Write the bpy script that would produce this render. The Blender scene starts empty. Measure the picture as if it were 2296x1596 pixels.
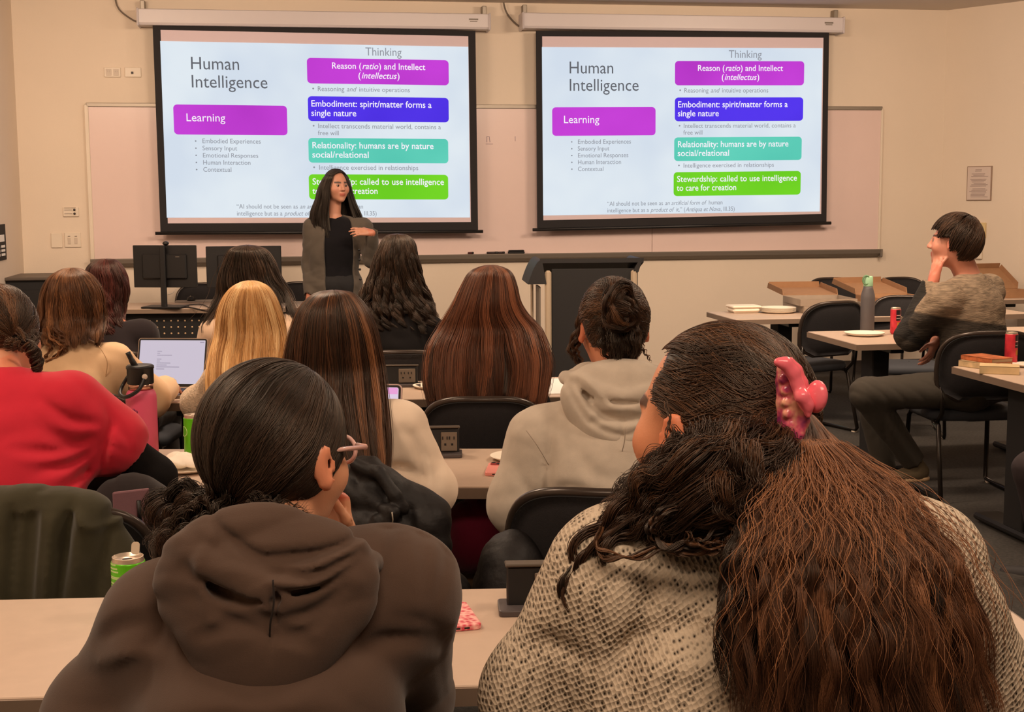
import bpy, math, random
import numpy as np
from mathutils import Vector, Matrix

# ------------------------------------------------------------------ camera
SC = bpy.context.scene
COL = SC.collection
FPX, CX, CY = 3000.0, 1148.0, 798.0
HCAM, PITCH, ROLL = 1.55, math.radians(6.8), math.radians(0.35)
_F = np.array([0, math.cos(PITCH), -math.sin(PITCH)])
_U0 = np.array([0, math.sin(PITCH), math.cos(PITCH)])
_R0 = np.array([1.0, 0, 0])
_R = _R0 * math.cos(ROLL) - _U0 * math.sin(ROLL)
_U = _U0 * math.cos(ROLL) + _R0 * math.sin(ROLL)
CAM = np.array([0, 0, HCAM])
cam_d = bpy.data.cameras.new('camera')
cam = bpy.data.objects.new('camera', cam_d)
COL.objects.link(cam)
cam_d.sensor_width = 36
cam_d.lens = 36 * FPX / 2296
cam_d.clip_start = 0.05
M = Matrix.Identity(4)
for i in range(3):
    M[i][0], M[i][1], M[i][2], M[i][3] = _R[i], _U[i], -_F[i], CAM[i]
cam.matrix_world = M
SC.camera = cam

def P(px, py, d):
    "point seen at photo pixel px,py at distance d along the room"
    v = _F * FPX + _R * (px - CX) + _U * (CY - py)
    return CAM + v * (d / v[1])
def PZ(px, py, z=0.74):
    v = _F * FPX + _R * (px - CX) + _U * (CY - py)
    return CAM + v * ((z - HCAM) / v[2])

# ------------------------------------------------------------------ world, lamps, exposure
SC.view_settings.view_transform = 'Standard'
SC.view_settings.look = 'None'
SC.view_settings.exposure = 0.0
SC.view_settings.gamma = 1.0
SC.view_settings.use_curve_mapping = False
W = bpy.data.worlds.new('world'); SC.world = W
W.use_nodes = True
W.node_tree.nodes['Background'].inputs[0].default_value = (1.0, 0.78, 0.62, 1)
W.node_tree.nodes['Background'].inputs[1].default_value = 0.32

WTILT = math.radians(9)
def area(name, loc, rot, sx, sy, power, col):
    l = bpy.data.lights.new(name, 'AREA'); l.shape = 'RECTANGLE'
    l.size, l.size_y, l.energy, l.color = sx, sy, power, col
    o = bpy.data.objects.new(name, l); COL.objects.link(o)
    o.location = loc; o.rotation_euler = rot
    return o
WARM = (1.0, 0.755, 0.55)
# recessed ceiling lamps of the room (over the audience, behind it, and washing the front wall)
area('ceiling_lamp', (-1.6, 2.6, 3.05), (0, 0, 0), 0.6, 0.6, 34, WARM)
area('ceiling_lamp', (1.6, 2.6, 3.05), (0, 0, 0), 0.6, 0.6, 30, WARM)
area('ceiling_lamp', (0.2, 0.2, 3.05), (0, 0, 0), 1.6, 0.9, 62, WARM)
area('ceiling_lamp', (-1.5, 5.6, 3.05), (0, 0, 0), 0.6, 0.6, 50, WARM)
area('ceiling_lamp', (1.9, 5.6, 3.05), (0, 0, 0), 0.6, 0.6, 56, WARM)
area('ceiling_lamp', (-2.8, 7.6, 3.05), (math.radians(52), 0, WTILT), 1.2, 0.5, 74, WARM)
area('ceiling_lamp', (3.0, 7.9, 3.05), (math.radians(52), 0, WTILT), 1.2, 0.5, 110, WARM)
area('ceiling_lamp', (0.4, 6.6, 3.05), (math.radians(60), 0, WTILT), 1.2, 0.5, 110, WARM)

# ------------------------------------------------------------------ naming helpers
def tag(o, label=None, cat=None, group=None, kind=None):
    if label: o['label'] = label
    if cat: o['category'] = cat
    if group: o['group'] = group
    if kind: o['kind'] = kind
    return o
def empty(name, loc=(0, 0, 0), rz=0.0, **k):
    o = bpy.data.objects.new(name, None); COL.objects.link(o)
    o.location = tuple(float(c) for c in loc); o.rotation_euler = (0, 0, rz)
    o.empty_display_size = 0.05
    return tag(o, **k)
def world(o):
    m = Matrix.Translation(o.location) @ o.rotation_euler.to_matrix().to_4x4()
    return m if o.parent is None else world(o.parent) @ o.matrix_parent_inverse @ m

# ------------------------------------------------------------------ materials
def srgb(r, g, b):
    def f(c):
        c /= 255.0
        return c / 12.92 if c <= 0.04045 else ((c + 0.055) / 1.055) ** 2.4
    return (f(r), f(g), f(b), 1)
_MC = {}
def mat(name, col, rough=0.6, metal=0.0, var=0.0, vscale=8.0, bump=0.0, bscale=60.0, spec=0.5, sheen=0.0, emit=None, estr=1.0, aniso=None):
    if name in _MC: return _MC[name]
    m = bpy.data.materials.new(name); m.use_nodes = True
    nt = m.node_tree; b = nt.nodes['Principled BSDF']
    c = col if len(col) == 4 else (*col, 1)
    b.inputs['Base Color'].default_value = c
    b.inputs['Roughness'].default_value = rough
    b.inputs['Metallic'].default_value = metal
    b.inputs['Specular IOR Level'].default_value = spec
    if sheen: b.inputs['Sheen Weight'].default_value = sheen
    tc = nt.nodes.new('ShaderNodeTexCoord')
    mp = nt.nodes.new('ShaderNodeMapping'); nt.links.new(tc.outputs['Object'], mp.inputs[0])
    if aniso: mp.inputs['Scale'].default_value = aniso
    if var:
        n = nt.nodes.new('ShaderNodeTexNoise'); n.inputs['Scale'].default_value = vscale; n.inputs['Detail'].default_value = 6
        nt.links.new(mp.outputs[0], n.inputs['Vector'])
        r = nt.nodes.new('ShaderNodeValToRGB')
        r.color_ramp.elements[0].position = 0.3; r.color_ramp.elements[1].position = 0.7
        r.color_ramp.elements[0].color = tuple(x * (1 - var) for x in c[:3]) + (1,)
        r.color_ramp.elements[1].color = tuple(min(1, x * (1 + var)) for x in c[:3]) + (1,)
        nt.links.new(n.outputs['Fac'], r.inputs[0]); nt.links.new(r.outputs[0], b.inputs['Base Color'])
    if bump:
        n2 = nt.nodes.new('ShaderNodeTexNoise'); n2.inputs['Scale'].default_value = bscale; n2.inputs['Detail'].default_value = 4
        nt.links.new(mp.outputs[0], n2.inputs['Vector'])
        bp = nt.nodes.new('ShaderNodeBump'); bp.inputs['Strength'].default_value = bump; bp.inputs['Distance'].default_value = 0.01
        nt.links.new(n2.outputs['Fac'], bp.inputs['Height']); nt.links.new(bp.outputs[0], b.inputs['Normal'])
    if emit:
        b.inputs['Emission Color'].default_value = emit if len(emit) == 4 else (*emit, 1)
        b.inputs['Emission Strength'].default_value = estr
    _MC[name] = m
    return m

def hair_mat(name, dark, mid, light, rough=0.42):
    m = bpy.data.materials.new(name); m.use_nodes = True
    nt = m.node_tree; b = nt.nodes['Principled BSDF']
    at = nt.nodes.new('ShaderNodeAttribute'); at.attribute_name = 'shade'
    r = nt.nodes.new('ShaderNodeValToRGB')
    e = r.color_ramp.elements
    e[0].position, e[0].color = 0.0, dark
    e[1].position, e[1].color = 1.0, light
    q = e.new(0.5); q.color = mid
    nt.links.new(at.outputs['Fac'], r.inputs[0]); nt.links.new(r.outputs[0], b.inputs['Base Color'])
    b.inputs['Roughness'].default_value = rough
    b.inputs['Specular IOR Level'].default_value = 0.55
    b.inputs['Specular Tint'].default_value = (1.0, 0.86, 0.72, 1)
    return m

# ------------------------------------------------------------------ mesh builder
class MB:
    def __init__(s): s.v = []; s.f = []; s.smooth = []
    def add(s, vs, fs, sm=False):
        o = len(s.v); s.v += [tuple(float(c) for c in v) for v in vs]
        s.f += [tuple(i + o for i in f) for f in fs]; s.smooth += [sm] * len(fs); return s
    def box(s, c, size, rz=0.0, bev=0.0, R=None):
        hx, hy, hz = [q / 2 for q in size]
        if R is None: R = rotz(rz)
        c = np.array(c, float)
        if bev <= 0:
            vs = [c + R @ np.array([x * hx, y * hy, z * hz]) for x in (-1, 1) for y in (-1, 1) for z in (-1, 1)]
            return s.add(vs, [(0, 1, 3, 2), (4, 6, 7, 5), (0, 4, 5, 1), (2, 3, 7, 6), (0, 2, 6, 4), (1, 5, 7, 3)])
        b = min(bev, hx * .98, hy * .98, hz * .98)
        vs = []; idx = {}
        for x in (-1, 1):
            for y in (-1, 1):
                for z in (-1, 1):
                    for a in range(3):
                        e = [hx - b, hy - b, hz - b]; e[a] = (hx, hy, hz)[a]
                        idx[(x, y, z, a)] = len(vs)
                        vs.append(c + R @ np.array([x * e[0], y * e[1], z * e[2]]))
        fs = []
        for a in range(3):
            for sg in (-1, 1):
                o1, o2 = [q for q in range(3) if q != a]
                quad = []
                for (p, q) in ((-1, -1), (1, -1), (1, 1), (-1, 1)):
                    k = [0, 0, 0]; k[a] = sg; k[o1] = p; k[o2] = q; quad.append(idx[(k[0], k[1], k[2], a)])
                fs.append(tuple(quad))
        for a in range(3):
            o1, o2 = [q for q in range(3) if q != a]
            for p in (-1, 1):
                for q in (-1, 1):
                    k0 = [0, 0, 0]; k0[o1] = p; k0[o2] = q
                    ka = k0[:]; ka[a] = -1; kb = k0[:]; kb[a] = 1
                    fs.append((idx[(*ka, o1)], idx[(*kb, o1)], idx[(*kb, o2)], idx[(*ka, o2)]))
        for x in (-1, 1):
            for y in (-1, 1):
                for z in (-1, 1):
                    fs.append((idx[(x, y, z, 0)], idx[(x, y, z, 1)], idx[(x, y, z, 2)]))
        return s.add(vs, fs)
    def lathe(s, prof, c=(0, 0, 0), n=32, R=None, sm=True, cap=True):
        c = np.array(c, float); R = np.eye(3) if R is None else R
        vs = []; fs = []
        for (r, z) in prof:
            for i in range(n):
                a = 2 * math.pi * i / n
                vs.append(c + R @ np.array([r * math.cos(a), r * math.sin(a), z]))
        for j in range(len(prof) - 1):
            for i in range(n):
                k = (i + 1) % n
                fs.append((j * n + i, j * n + k, (j + 1) * n + k, (j + 1) * n + i))
        if cap:
            fs.append(tuple(range(n - 1, -1, -1))); m = (len(prof) - 1) * n
            fs.append(tuple(range(m, m + n)))
        return s.add(vs, fs, sm)
    def tube(s, pts, r, n=8, closed=False, sm=True):
        pts = [np.array(p, float) for p in pts]; m = len(pts)
        rr = r if hasattr(r, '__len__') else [r] * m
        up = np.array([0, 0, 1.0]); vs = []; prev = None
        for i, p in enumerate(pts):
            a = pts[(i - 1) % m] if (closed or i > 0) else p
            b = pts[(i + 1) % m] if (closed or i < m - 1) else p
            t = b - a; t = t / (np.linalg.norm(t) + 1e-9)
            if prev is None:
                u = np.cross(t, up)
                if np.linalg.norm(u) < .1: u = np.cross(t, [1.0, 0, 0])
            else: u = prev - t * prev.dot(t)
            u = u / (np.linalg.norm(u) + 1e-9); prev = u; w = np.cross(t, u)
            for k in range(n):
                q = 2 * math.pi * k / n
                vs.append(p + rr[i] * (u * math.cos(q) + w * math.sin(q)))
        fs = []
        for i in range(m if closed else m - 1):
            j = (i + 1) % m
            for k in range(n):
                l = (k + 1) % n
                fs.append((i * n + k, i * n + l, j * n + l, j * n + k))
        if not closed:
            fs.append(tuple(range(n - 1, -1, -1))); fs.append(tuple(range((m - 1) * n, m * n)))
        return s.add(vs, fs, sm)
    def prism(s, poly, c, ux, uy, un, th, sm=False):
        "closed 2-D outline poly extruded by th along un, centred on the plane"
        c = np.array(c, float); ux, uy, un = [np.array(q, float) for q in (ux, uy, un)]
        n = len(poly)
        vs = [c + ux * x + uy * y - un * th / 2 for x, y in poly] + [c + ux * x + uy * y + un * th / 2 for x, y in poly]
        fs = [tuple(range(n - 1, -1, -1)), tuple(range(n, 2 * n))]
        fs += [(i, (i + 1) % n, n + (i + 1) % n, n + i) for i in range(n)]
        return s.add(vs, fs, sm)
    def build(s, name, m, parent=None, bevel=0.0, **k):
        me = bpy.data.meshes.new(name); me.from_pydata(s.v, [], s.f)
        me.polygons.foreach_set('use_smooth', s.smooth)
        me.update()
        o = bpy.data.objects.new(name, me); COL.objects.link(o)
        if m: me.materials.append(m)
        if parent is not None: o.parent = parent
        if bevel:
            bv = o.modifiers.new('bevel', 'BEVEL'); bv.width = bevel; bv.segments = 2; bv.limit_method = 'ANGLE'
        return tag(o, **k)
def rotz(a):
    c, s = math.cos(a), math.sin(a); return np.array([[c, -s, 0], [s, c, 0], [0, 0, 1.0]])
def rotx(a):
    c, s = math.cos(a), math.sin(a); return np.array([[1.0, 0, 0], [0, c, -s], [0, s, c]])
def roty(a):
    c, s = math.cos(a), math.sin(a); return np.array([[c, 0, s], [0, 1.0, 0], [-s, 0, c]])
def rrect(w, h, r, n=5):
    pts = []
    for cx, cy, a0 in ((w / 2 - r, h / 2 - r, 0), (-w / 2 + r, h / 2 - r, 90), (-w / 2 + r, -h / 2 + r, 180), (w / 2 - r, -h / 2 + r, 270)):
        for i in range(n + 1):
            a = math.radians(a0 + 90 * i / n); pts.append((cx + r * math.cos(a), cy + r * math.sin(a)))
    return pts
def spline(pts, n=8):
    "Catmull-Rom through pts"
    p = [np.array(q, float) for q in pts]; p = [2 * p[0] - p[1]] + p + [2 * p[-1] - p[-2]]
    out = []
    for i in range(1, len(p) - 2):
        for j in range(n):
            t = j / n
            out.append(0.5 * ((2 * p[i]) + (-p[i - 1] + p[i + 1]) * t + (2 * p[i - 1] - 5 * p[i] + 4 * p[i + 1] - p[i + 2]) * t * t + (-p[i - 1] + 3 * p[i] - 3 * p[i + 1] + p[i + 2]) * t ** 3))
    out.append(p[-2]); return out

# ------------------------------------------------------------------ signed-distance modeller
class Field:
    "smooth union of rounded shapes on a grid, turned into one continuous surface"
    def __init__(s, lo, hi, h):
        s.lo = np.array(lo, float); s.h = h
        s.n = np.maximum(((np.array(hi, float) - s.lo) / h).astype(int) + 1, 4)
        s.d = np.full(tuple(s.n), 0.3, np.float32)
        s.ax = [s.lo[i] + h * np.arange(s.n[i]) for i in range(3)]
        s.mrg = 0.035
    def _sl(s, lo, hi):
        a = np.clip(((np.array(lo) - s.lo) / s.h).astype(int), 0, s.n - 1)
        b = np.clip(((np.array(hi) - s.lo) / s.h).astype(int) + 2, 1, s.n)
        if np.any(b - a < 1): return None, None
        sl = tuple(slice(a[i], b[i]) for i in range(3))
        g = np.meshgrid(*[s.ax[i][sl[i]] for i in range(3)], indexing='ij')
        return sl, [q.astype(np.float32) for q in g]
    def _mix(s, sl, q, k, op):
        d = s.d[sl]
        if op == 'u':
            if k > 0:
                h = np.maximum(k - np.abs(d - q), 0) / k
                s.d[sl] = np.minimum(d, q) - h * h * k * .25
            else: s.d[sl] = np.minimum(d, q)
        elif op == 's':
            q = -q
            if k > 0:
                h = np.maximum(k - np.abs(d - q), 0) / k
                s.d[sl] = np.maximum(d, q) + h * h * k * .25
            else: s.d[sl] = np.maximum(d, q)
        elif op == 'a':
            s.d[sl] = d + q
    def cap(s, a, b, ra, rb=None, k=0.03, op='u'):
        rb = ra if rb is None else rb
        a = np.array(a, float); b = np.array(b, float); m = max(ra, rb) + max(k, s.mrg) + s.h
        sl, g = s._sl(np.minimum(a, b) - m, np.maximum(a, b) + m)
        if sl is None: return s
        ab = b - a; L = float(ab.dot(ab)) + 1e-12
        t = ((g[0] - a[0]) * ab[0] + (g[1] - a[1]) * ab[1] + (g[2] - a[2]) * ab[2]) / L
        t = np.clip(t, 0, 1)
        q = np.sqrt((g[0] - a[0] - t * ab[0]) ** 2 + (g[1] - a[1] - t * ab[1]) ** 2 + (g[2] - a[2] - t * ab[2]) ** 2) - (ra + (rb - ra) * t)
        s._mix(sl, q, k, op); return s
    def chain(s, pts, rs, k=0.03, op='u'):
        for i in range(len(pts) - 1):
            s.cap(pts[i], pts[i + 1], rs[i] if hasattr(rs, '__len__') else rs, rs[i + 1] if hasattr(rs, '__len__') else rs, k, op)
        return s
    def ell(s, c, r, R=None, k=0.03, op='u'):
        c = np.array(c, float); r = np.array(r, float); m = max(r) + max(k, s.mrg) + s.h
        sl, g = s._sl(c - m, c + m)
        if sl is None: return s
        p = [g[i] - c[i] for i in range(3)]
        if R is not None:
            p = [R[0][i] * p[0] + R[1][i] * p[1] + R[2][i] * p[2] for i in range(3)]
        k0 = np.sqrt((p[0] / r[0]) ** 2 + (p[1] / r[1]) ** 2 + (p[2] / r[2]) ** 2) + 1e-6
        k1 = np.sqrt((p[0] / r[0] ** 2) ** 2 + (p[1] / r[1] ** 2) ** 2 + (p[2] / r[2] ** 2) ** 2) + 1e-6
        s._mix(sl, k0 * (k0 - 1) / k1, k, op); return s
    def half(s, c, n, k=0.0):
        "cut away everything on the side n points to"
        c = np.array(c, float); n = np.array(n, float); n = n / np.linalg.norm(n)
        g = np.meshgrid(*s.ax, indexing='ij', sparse=True)
        q = ((g[0] - c[0]) * n[0] + (g[1] - c[1]) * n[1] + (g[2] - c[2]) * n[2]).astype(np.float32)
        s.d = np.maximum(s.d, q); return s
    def groove(s, pts, w, dep, ymax=1e9):
        "press a fold (dep>0) or raise a ridge (dep<0) along a line, seen along y"
        X = s.ax[0][:, None]; Z = s.ax[2][None, :]; q = np.full((len(s.ax[0]), len(s.ax[2])), 9.0)
        pts = spline(pts, 5) if len(pts) > 2 else [np.array(p) for p in pts]; n = len(pts) - 1; tp = np.ones_like(q)
        for i in range(n):
            a, b = pts[i], pts[i + 1]; dx, dz = b[0] - a[0], b[2] - a[2]; L = dx * dx + dz * dz + 1e-9
            t = np.clip(((X - a[0]) * dx + (Z - a[2]) * dz) / L, 0, 1)
            r = np.sqrt((X - a[0] - t * dx) ** 2 + (Z - a[2] - t * dz) ** 2)
            f = (i + t) / n; m = r < q; q = np.where(m, r, q); tp = np.where(m, np.sin(np.clip(f, .06, .94) * math.pi) ** .5, tp)
        g = (dep * tp * np.exp(-(q / w) ** 2))[:, None, :] * (s.ax[1] < ymax)[None, :, None]
        s.d = (s.d + g).astype(np.float32); return s
    def wrinkle(s, amp, f, seed=0, dirv=(0, 0, 1), c=None, rad=None):
        rs = np.random.RandomState(seed)
        g = np.meshgrid(*s.ax, indexing='ij', sparse=True)
        w = 0
        ph = rs.rand(8) * 6.28
        wx = 0.035 * np.sin(g[0] * 11 + g[2] * 5 + ph[0]) + .02 * np.sin(g[2] * 19 + ph[1] + g[1] * 7)
        for i in range(3):
            dv = np.array(dirv, float) + rs.randn(3) * 0.35; dv /= np.linalg.norm(dv)
            ff = f * (1 + .55 * i)
            t = (g[0] * dv[0] + g[1] * dv[1] + g[2] * dv[2] + wx) * ff * 6.28 + ph[2 + i]
            mask = 0.5 + 0.5 * np.sin(g[0] * (9 + 4 * i) + ph[5] + i) * np.sin(g[2] * (8 + 3 * i) + ph[6] + 2 * i)
            w = w + (1 - 2 * np.abs(np.sin(t / 2)) ** .8) * mask / (1 + i)
        w = amp * w
        if c is not None:
            q = np.sqrt((g[0] - c[0]) ** 2 + (g[1] - c[1]) ** 2 + (g[2] - c[2]) ** 2)
            w = w * np.clip(1.5 - q / rad, 0, 1)
        s.d = (s.d + w).astype(np.float32); return s
    def mesh(s, name, m, parent=None, paint=None, smooth=1, **k):
        d = s.d.copy()
        for a in range(3):   # close the boundary
            sl = [slice(None)] * 3
            for e in (0, -1):
                sl[a] = e; d[tuple(sl)] = np.maximum(d[tuple(sl)], s.h * .5)
        V, Q = surface_nets(d, s.lo, s.h)
        if smooth: V = relax(V, Q, smooth)
        me = bpy.data.meshes.new(name)
        me.vertices.add(len(V)); me.vertices.foreach_set('co', V.astype(np.float32).ravel())
        me.loops.add(len(Q) * 4); me.loops.foreach_set('vertex_index', Q.astype(np.int32).ravel())
        me.polygons.add(len(Q)); me.polygons.foreach_set('loop_start', np.arange(0, len(Q) * 4, 4, dtype=np.int32))
        me.polygons.foreach_set('use_smooth', np.ones(len(Q), bool))
        me.update(calc_edges=True)
        if paint is not None:
            at = me.color_attributes.new('paint', 'FLOAT_COLOR', 'POINT')
            at.data.foreach_set('color', paint(V).astype(np.float32).ravel())
        o = bpy.data.objects.new(name, me); COL.objects.link(o); me.materials.append(m)
        if parent is not None: o.parent = parent; o.matrix_parent_inverse = Matrix.Translation(-parent.location)
        return tag(o, **k)

def surface_nets(d, lo, h):
    S = d < 0
    nx, ny, nz = d.shape
    cnt = np.zeros((nx - 1, ny - 1, nz - 1), np.int16)
    for i in (0, 1):
        for j in (0, 1):
            for k in (0, 1):
                cnt += S[i:nx - 1 + i, j:ny - 1 + j, k:nz - 1 + k]
    act = (cnt > 0) & (cnt < 8)
    ix = np.argwhere(act)
    vid = np.full(act.shape, -1, np.int64); vid[act] = np.arange(len(ix))
    acc = np.zeros((len(ix), 3)); n = np.zeros(len(ix))
    C = {}
    for i in (0, 1):
        for j in (0, 1):
            for k in (0, 1):
                C[(i, j, k)] = d[ix[:, 0] + i, ix[:, 1] + j, ix[:, 2] + k]
    for a in range(3):
        o1, o2 = [q for q in range(3) if q != a]
        for p in (0, 1):
            for q in (0, 1):
                k0 = [0, 0, 0]; k0[o1] = p; k0[o2] = q; k1 = k0[:]; k1[a] = 1
                A, B = C[tuple(k0)], C[tuple(k1)]
                cr = (A < 0) != (B < 0)
                t = np.where(cr, A / np.where(cr, A - B, 1), 0)
                pt = np.tile(np.array(k0, float), (len(ix), 1)); pt[:, a] += t
                acc += np.where(cr[:, None], pt, 0); n += cr
    V = lo + h * (ix + acc / np.maximum(n, 1)[:, None])
    Q = []
    for a in range(3):
        o1, o2 = [(1, 2), (2, 0), (0, 1)][a]
        sl0 = [slice(None)] * 3; sl1 = [slice(None)] * 3
        sl0[a] = slice(0, -1); sl1[a] = slice(1, None)
        for o in (o1, o2): sl0[o] = slice(1, -1); sl1[o] = slice(1, -1)
        A, B = S[tuple(sl0)], S[tuple(sl1)]
        for flip in (False, True):
            e = np.argwhere((A & ~B) if not flip else (~A & B))
            if len(e) == 0: continue
            base = e.copy(); base[:, o1] += 1; base[:, o2] += 1
            def cell(u, v):
                c = base.copy(); c[:, o1] -= u; c[:, o2] -= v
                return vid[c[:, 0], c[:, 1], c[:, 2]]
            q = np.stack([cell(1, 1), cell(0, 1), cell(0, 0), cell(1, 0)], 1)
            if flip: q = q[:, ::-1]
            Q.append(q)
    Q = np.concatenate(Q) if Q else np.zeros((0, 4), int)
    Q = Q[(Q >= 0).all(1)]
    return V, Q
def relax(V, Q, it):
    for _ in range(it):
        acc = np.zeros_like(V); n = np.zeros(len(V))
        for i in range(4):
            a, b = Q[:, i], Q[:, (i + 1) % 4]
            for c in range(3):
                acc[:, c] += np.bincount(a, V[b, c], len(V)) + np.bincount(b, V[a, c], len(V))
            n += np.bincount(a, minlength=len(V)) + np.bincount(b, minlength=len(V))
        V = V * .45 + .55 * acc / np.maximum(n, 1)[:, None]
    return V

# ------------------------------------------------------------------ hair
def strands(name, paths, rad, m, parent, shade, taper=0.35, **k):
    "paths: (n, k, 3) points; shade: (n,) 0..1"
    n, kk, _ = paths.shape
    cu = bpy.data.hair_curves.new(name)
    cu.add_curves([kk] * n)
    cu.attributes.new('position', 'FLOAT_VECTOR', 'POINT') if 'position' not in cu.attributes else None
    cu.attributes['position'].data.foreach_set('vector', (paths).astype(np.float32).ravel())
    ra = cu.attributes['radius'] if 'radius' in cu.attributes else cu.attributes.new('radius', 'FLOAT', 'POINT')
    prof = np.linspace(0, 1, kk); prof = 1 - (1 - taper) * np.clip((prof - .7) / .3, 0, 1)
    rr = rad if np.ndim(rad) else np.full(n, rad)
    ra.data.foreach_set('value', (rr[:, None] * prof[None, :]).astype(np.float32).ravel())
    sh = cu.attributes.new('shade', 'FLOAT', 'CURVE')
    sh.data.foreach_set('value', np.clip(shade, 0, 1).astype(np.float32))
    o = bpy.data.objects.new(name, cu); COL.objects.link(o)
    cu.materials.append(m)
    if parent is not None: o.parent = parent; o.matrix_parent_inverse = world(parent).inverted()
    return tag(o, **k)

def under(name, V, Fq, m, parent, smooth=True, **k):
    me = bpy.data.meshes.new(name); me.from_pydata([tuple(v) for v in V], [], [tuple(int(i) for i in f) for f in Fq])
    me.polygons.foreach_set('use_smooth', [smooth] * len(Fq)); me.update()
    at = me.attributes.new('shade', 'FLOAT', 'POINT'); at.data.foreach_set('value', np.full(len(V), 0.0, np.float32))
    me.materials.append(m)
    o = bpy.data.objects.new(name, me); COL.objects.link(o)
    if parent is not None: o.parent = parent; o.matrix_parent_inverse = Matrix.Translation(-parent.location)
    return tag(o, **k)

def resample(rings, T):
    "rings (k, m) sampled smoothly at T in 0..1 (monotone ring parameter)"
    rings = np.array(rings, float); k = len(rings)
    x = np.clip(T, 0, 1) * (k - 1); i = np.clip(x.astype(int), 0, k - 2); t = (x - i)[..., None]
    p0 = rings[np.clip(i - 1, 0, k - 1)]; p1 = rings[i]; p2 = rings[i + 1]; p3 = rings[np.clip(i + 2, 0, k - 1)]
    return 0.5 * (2 * p1 + (p2 - p0) * t + (2 * p0 - 5 * p1 + 4 * p2 - p3) * t * t + (3 * p1 - p0 - 3 * p2 + p3) * t ** 3)

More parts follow.
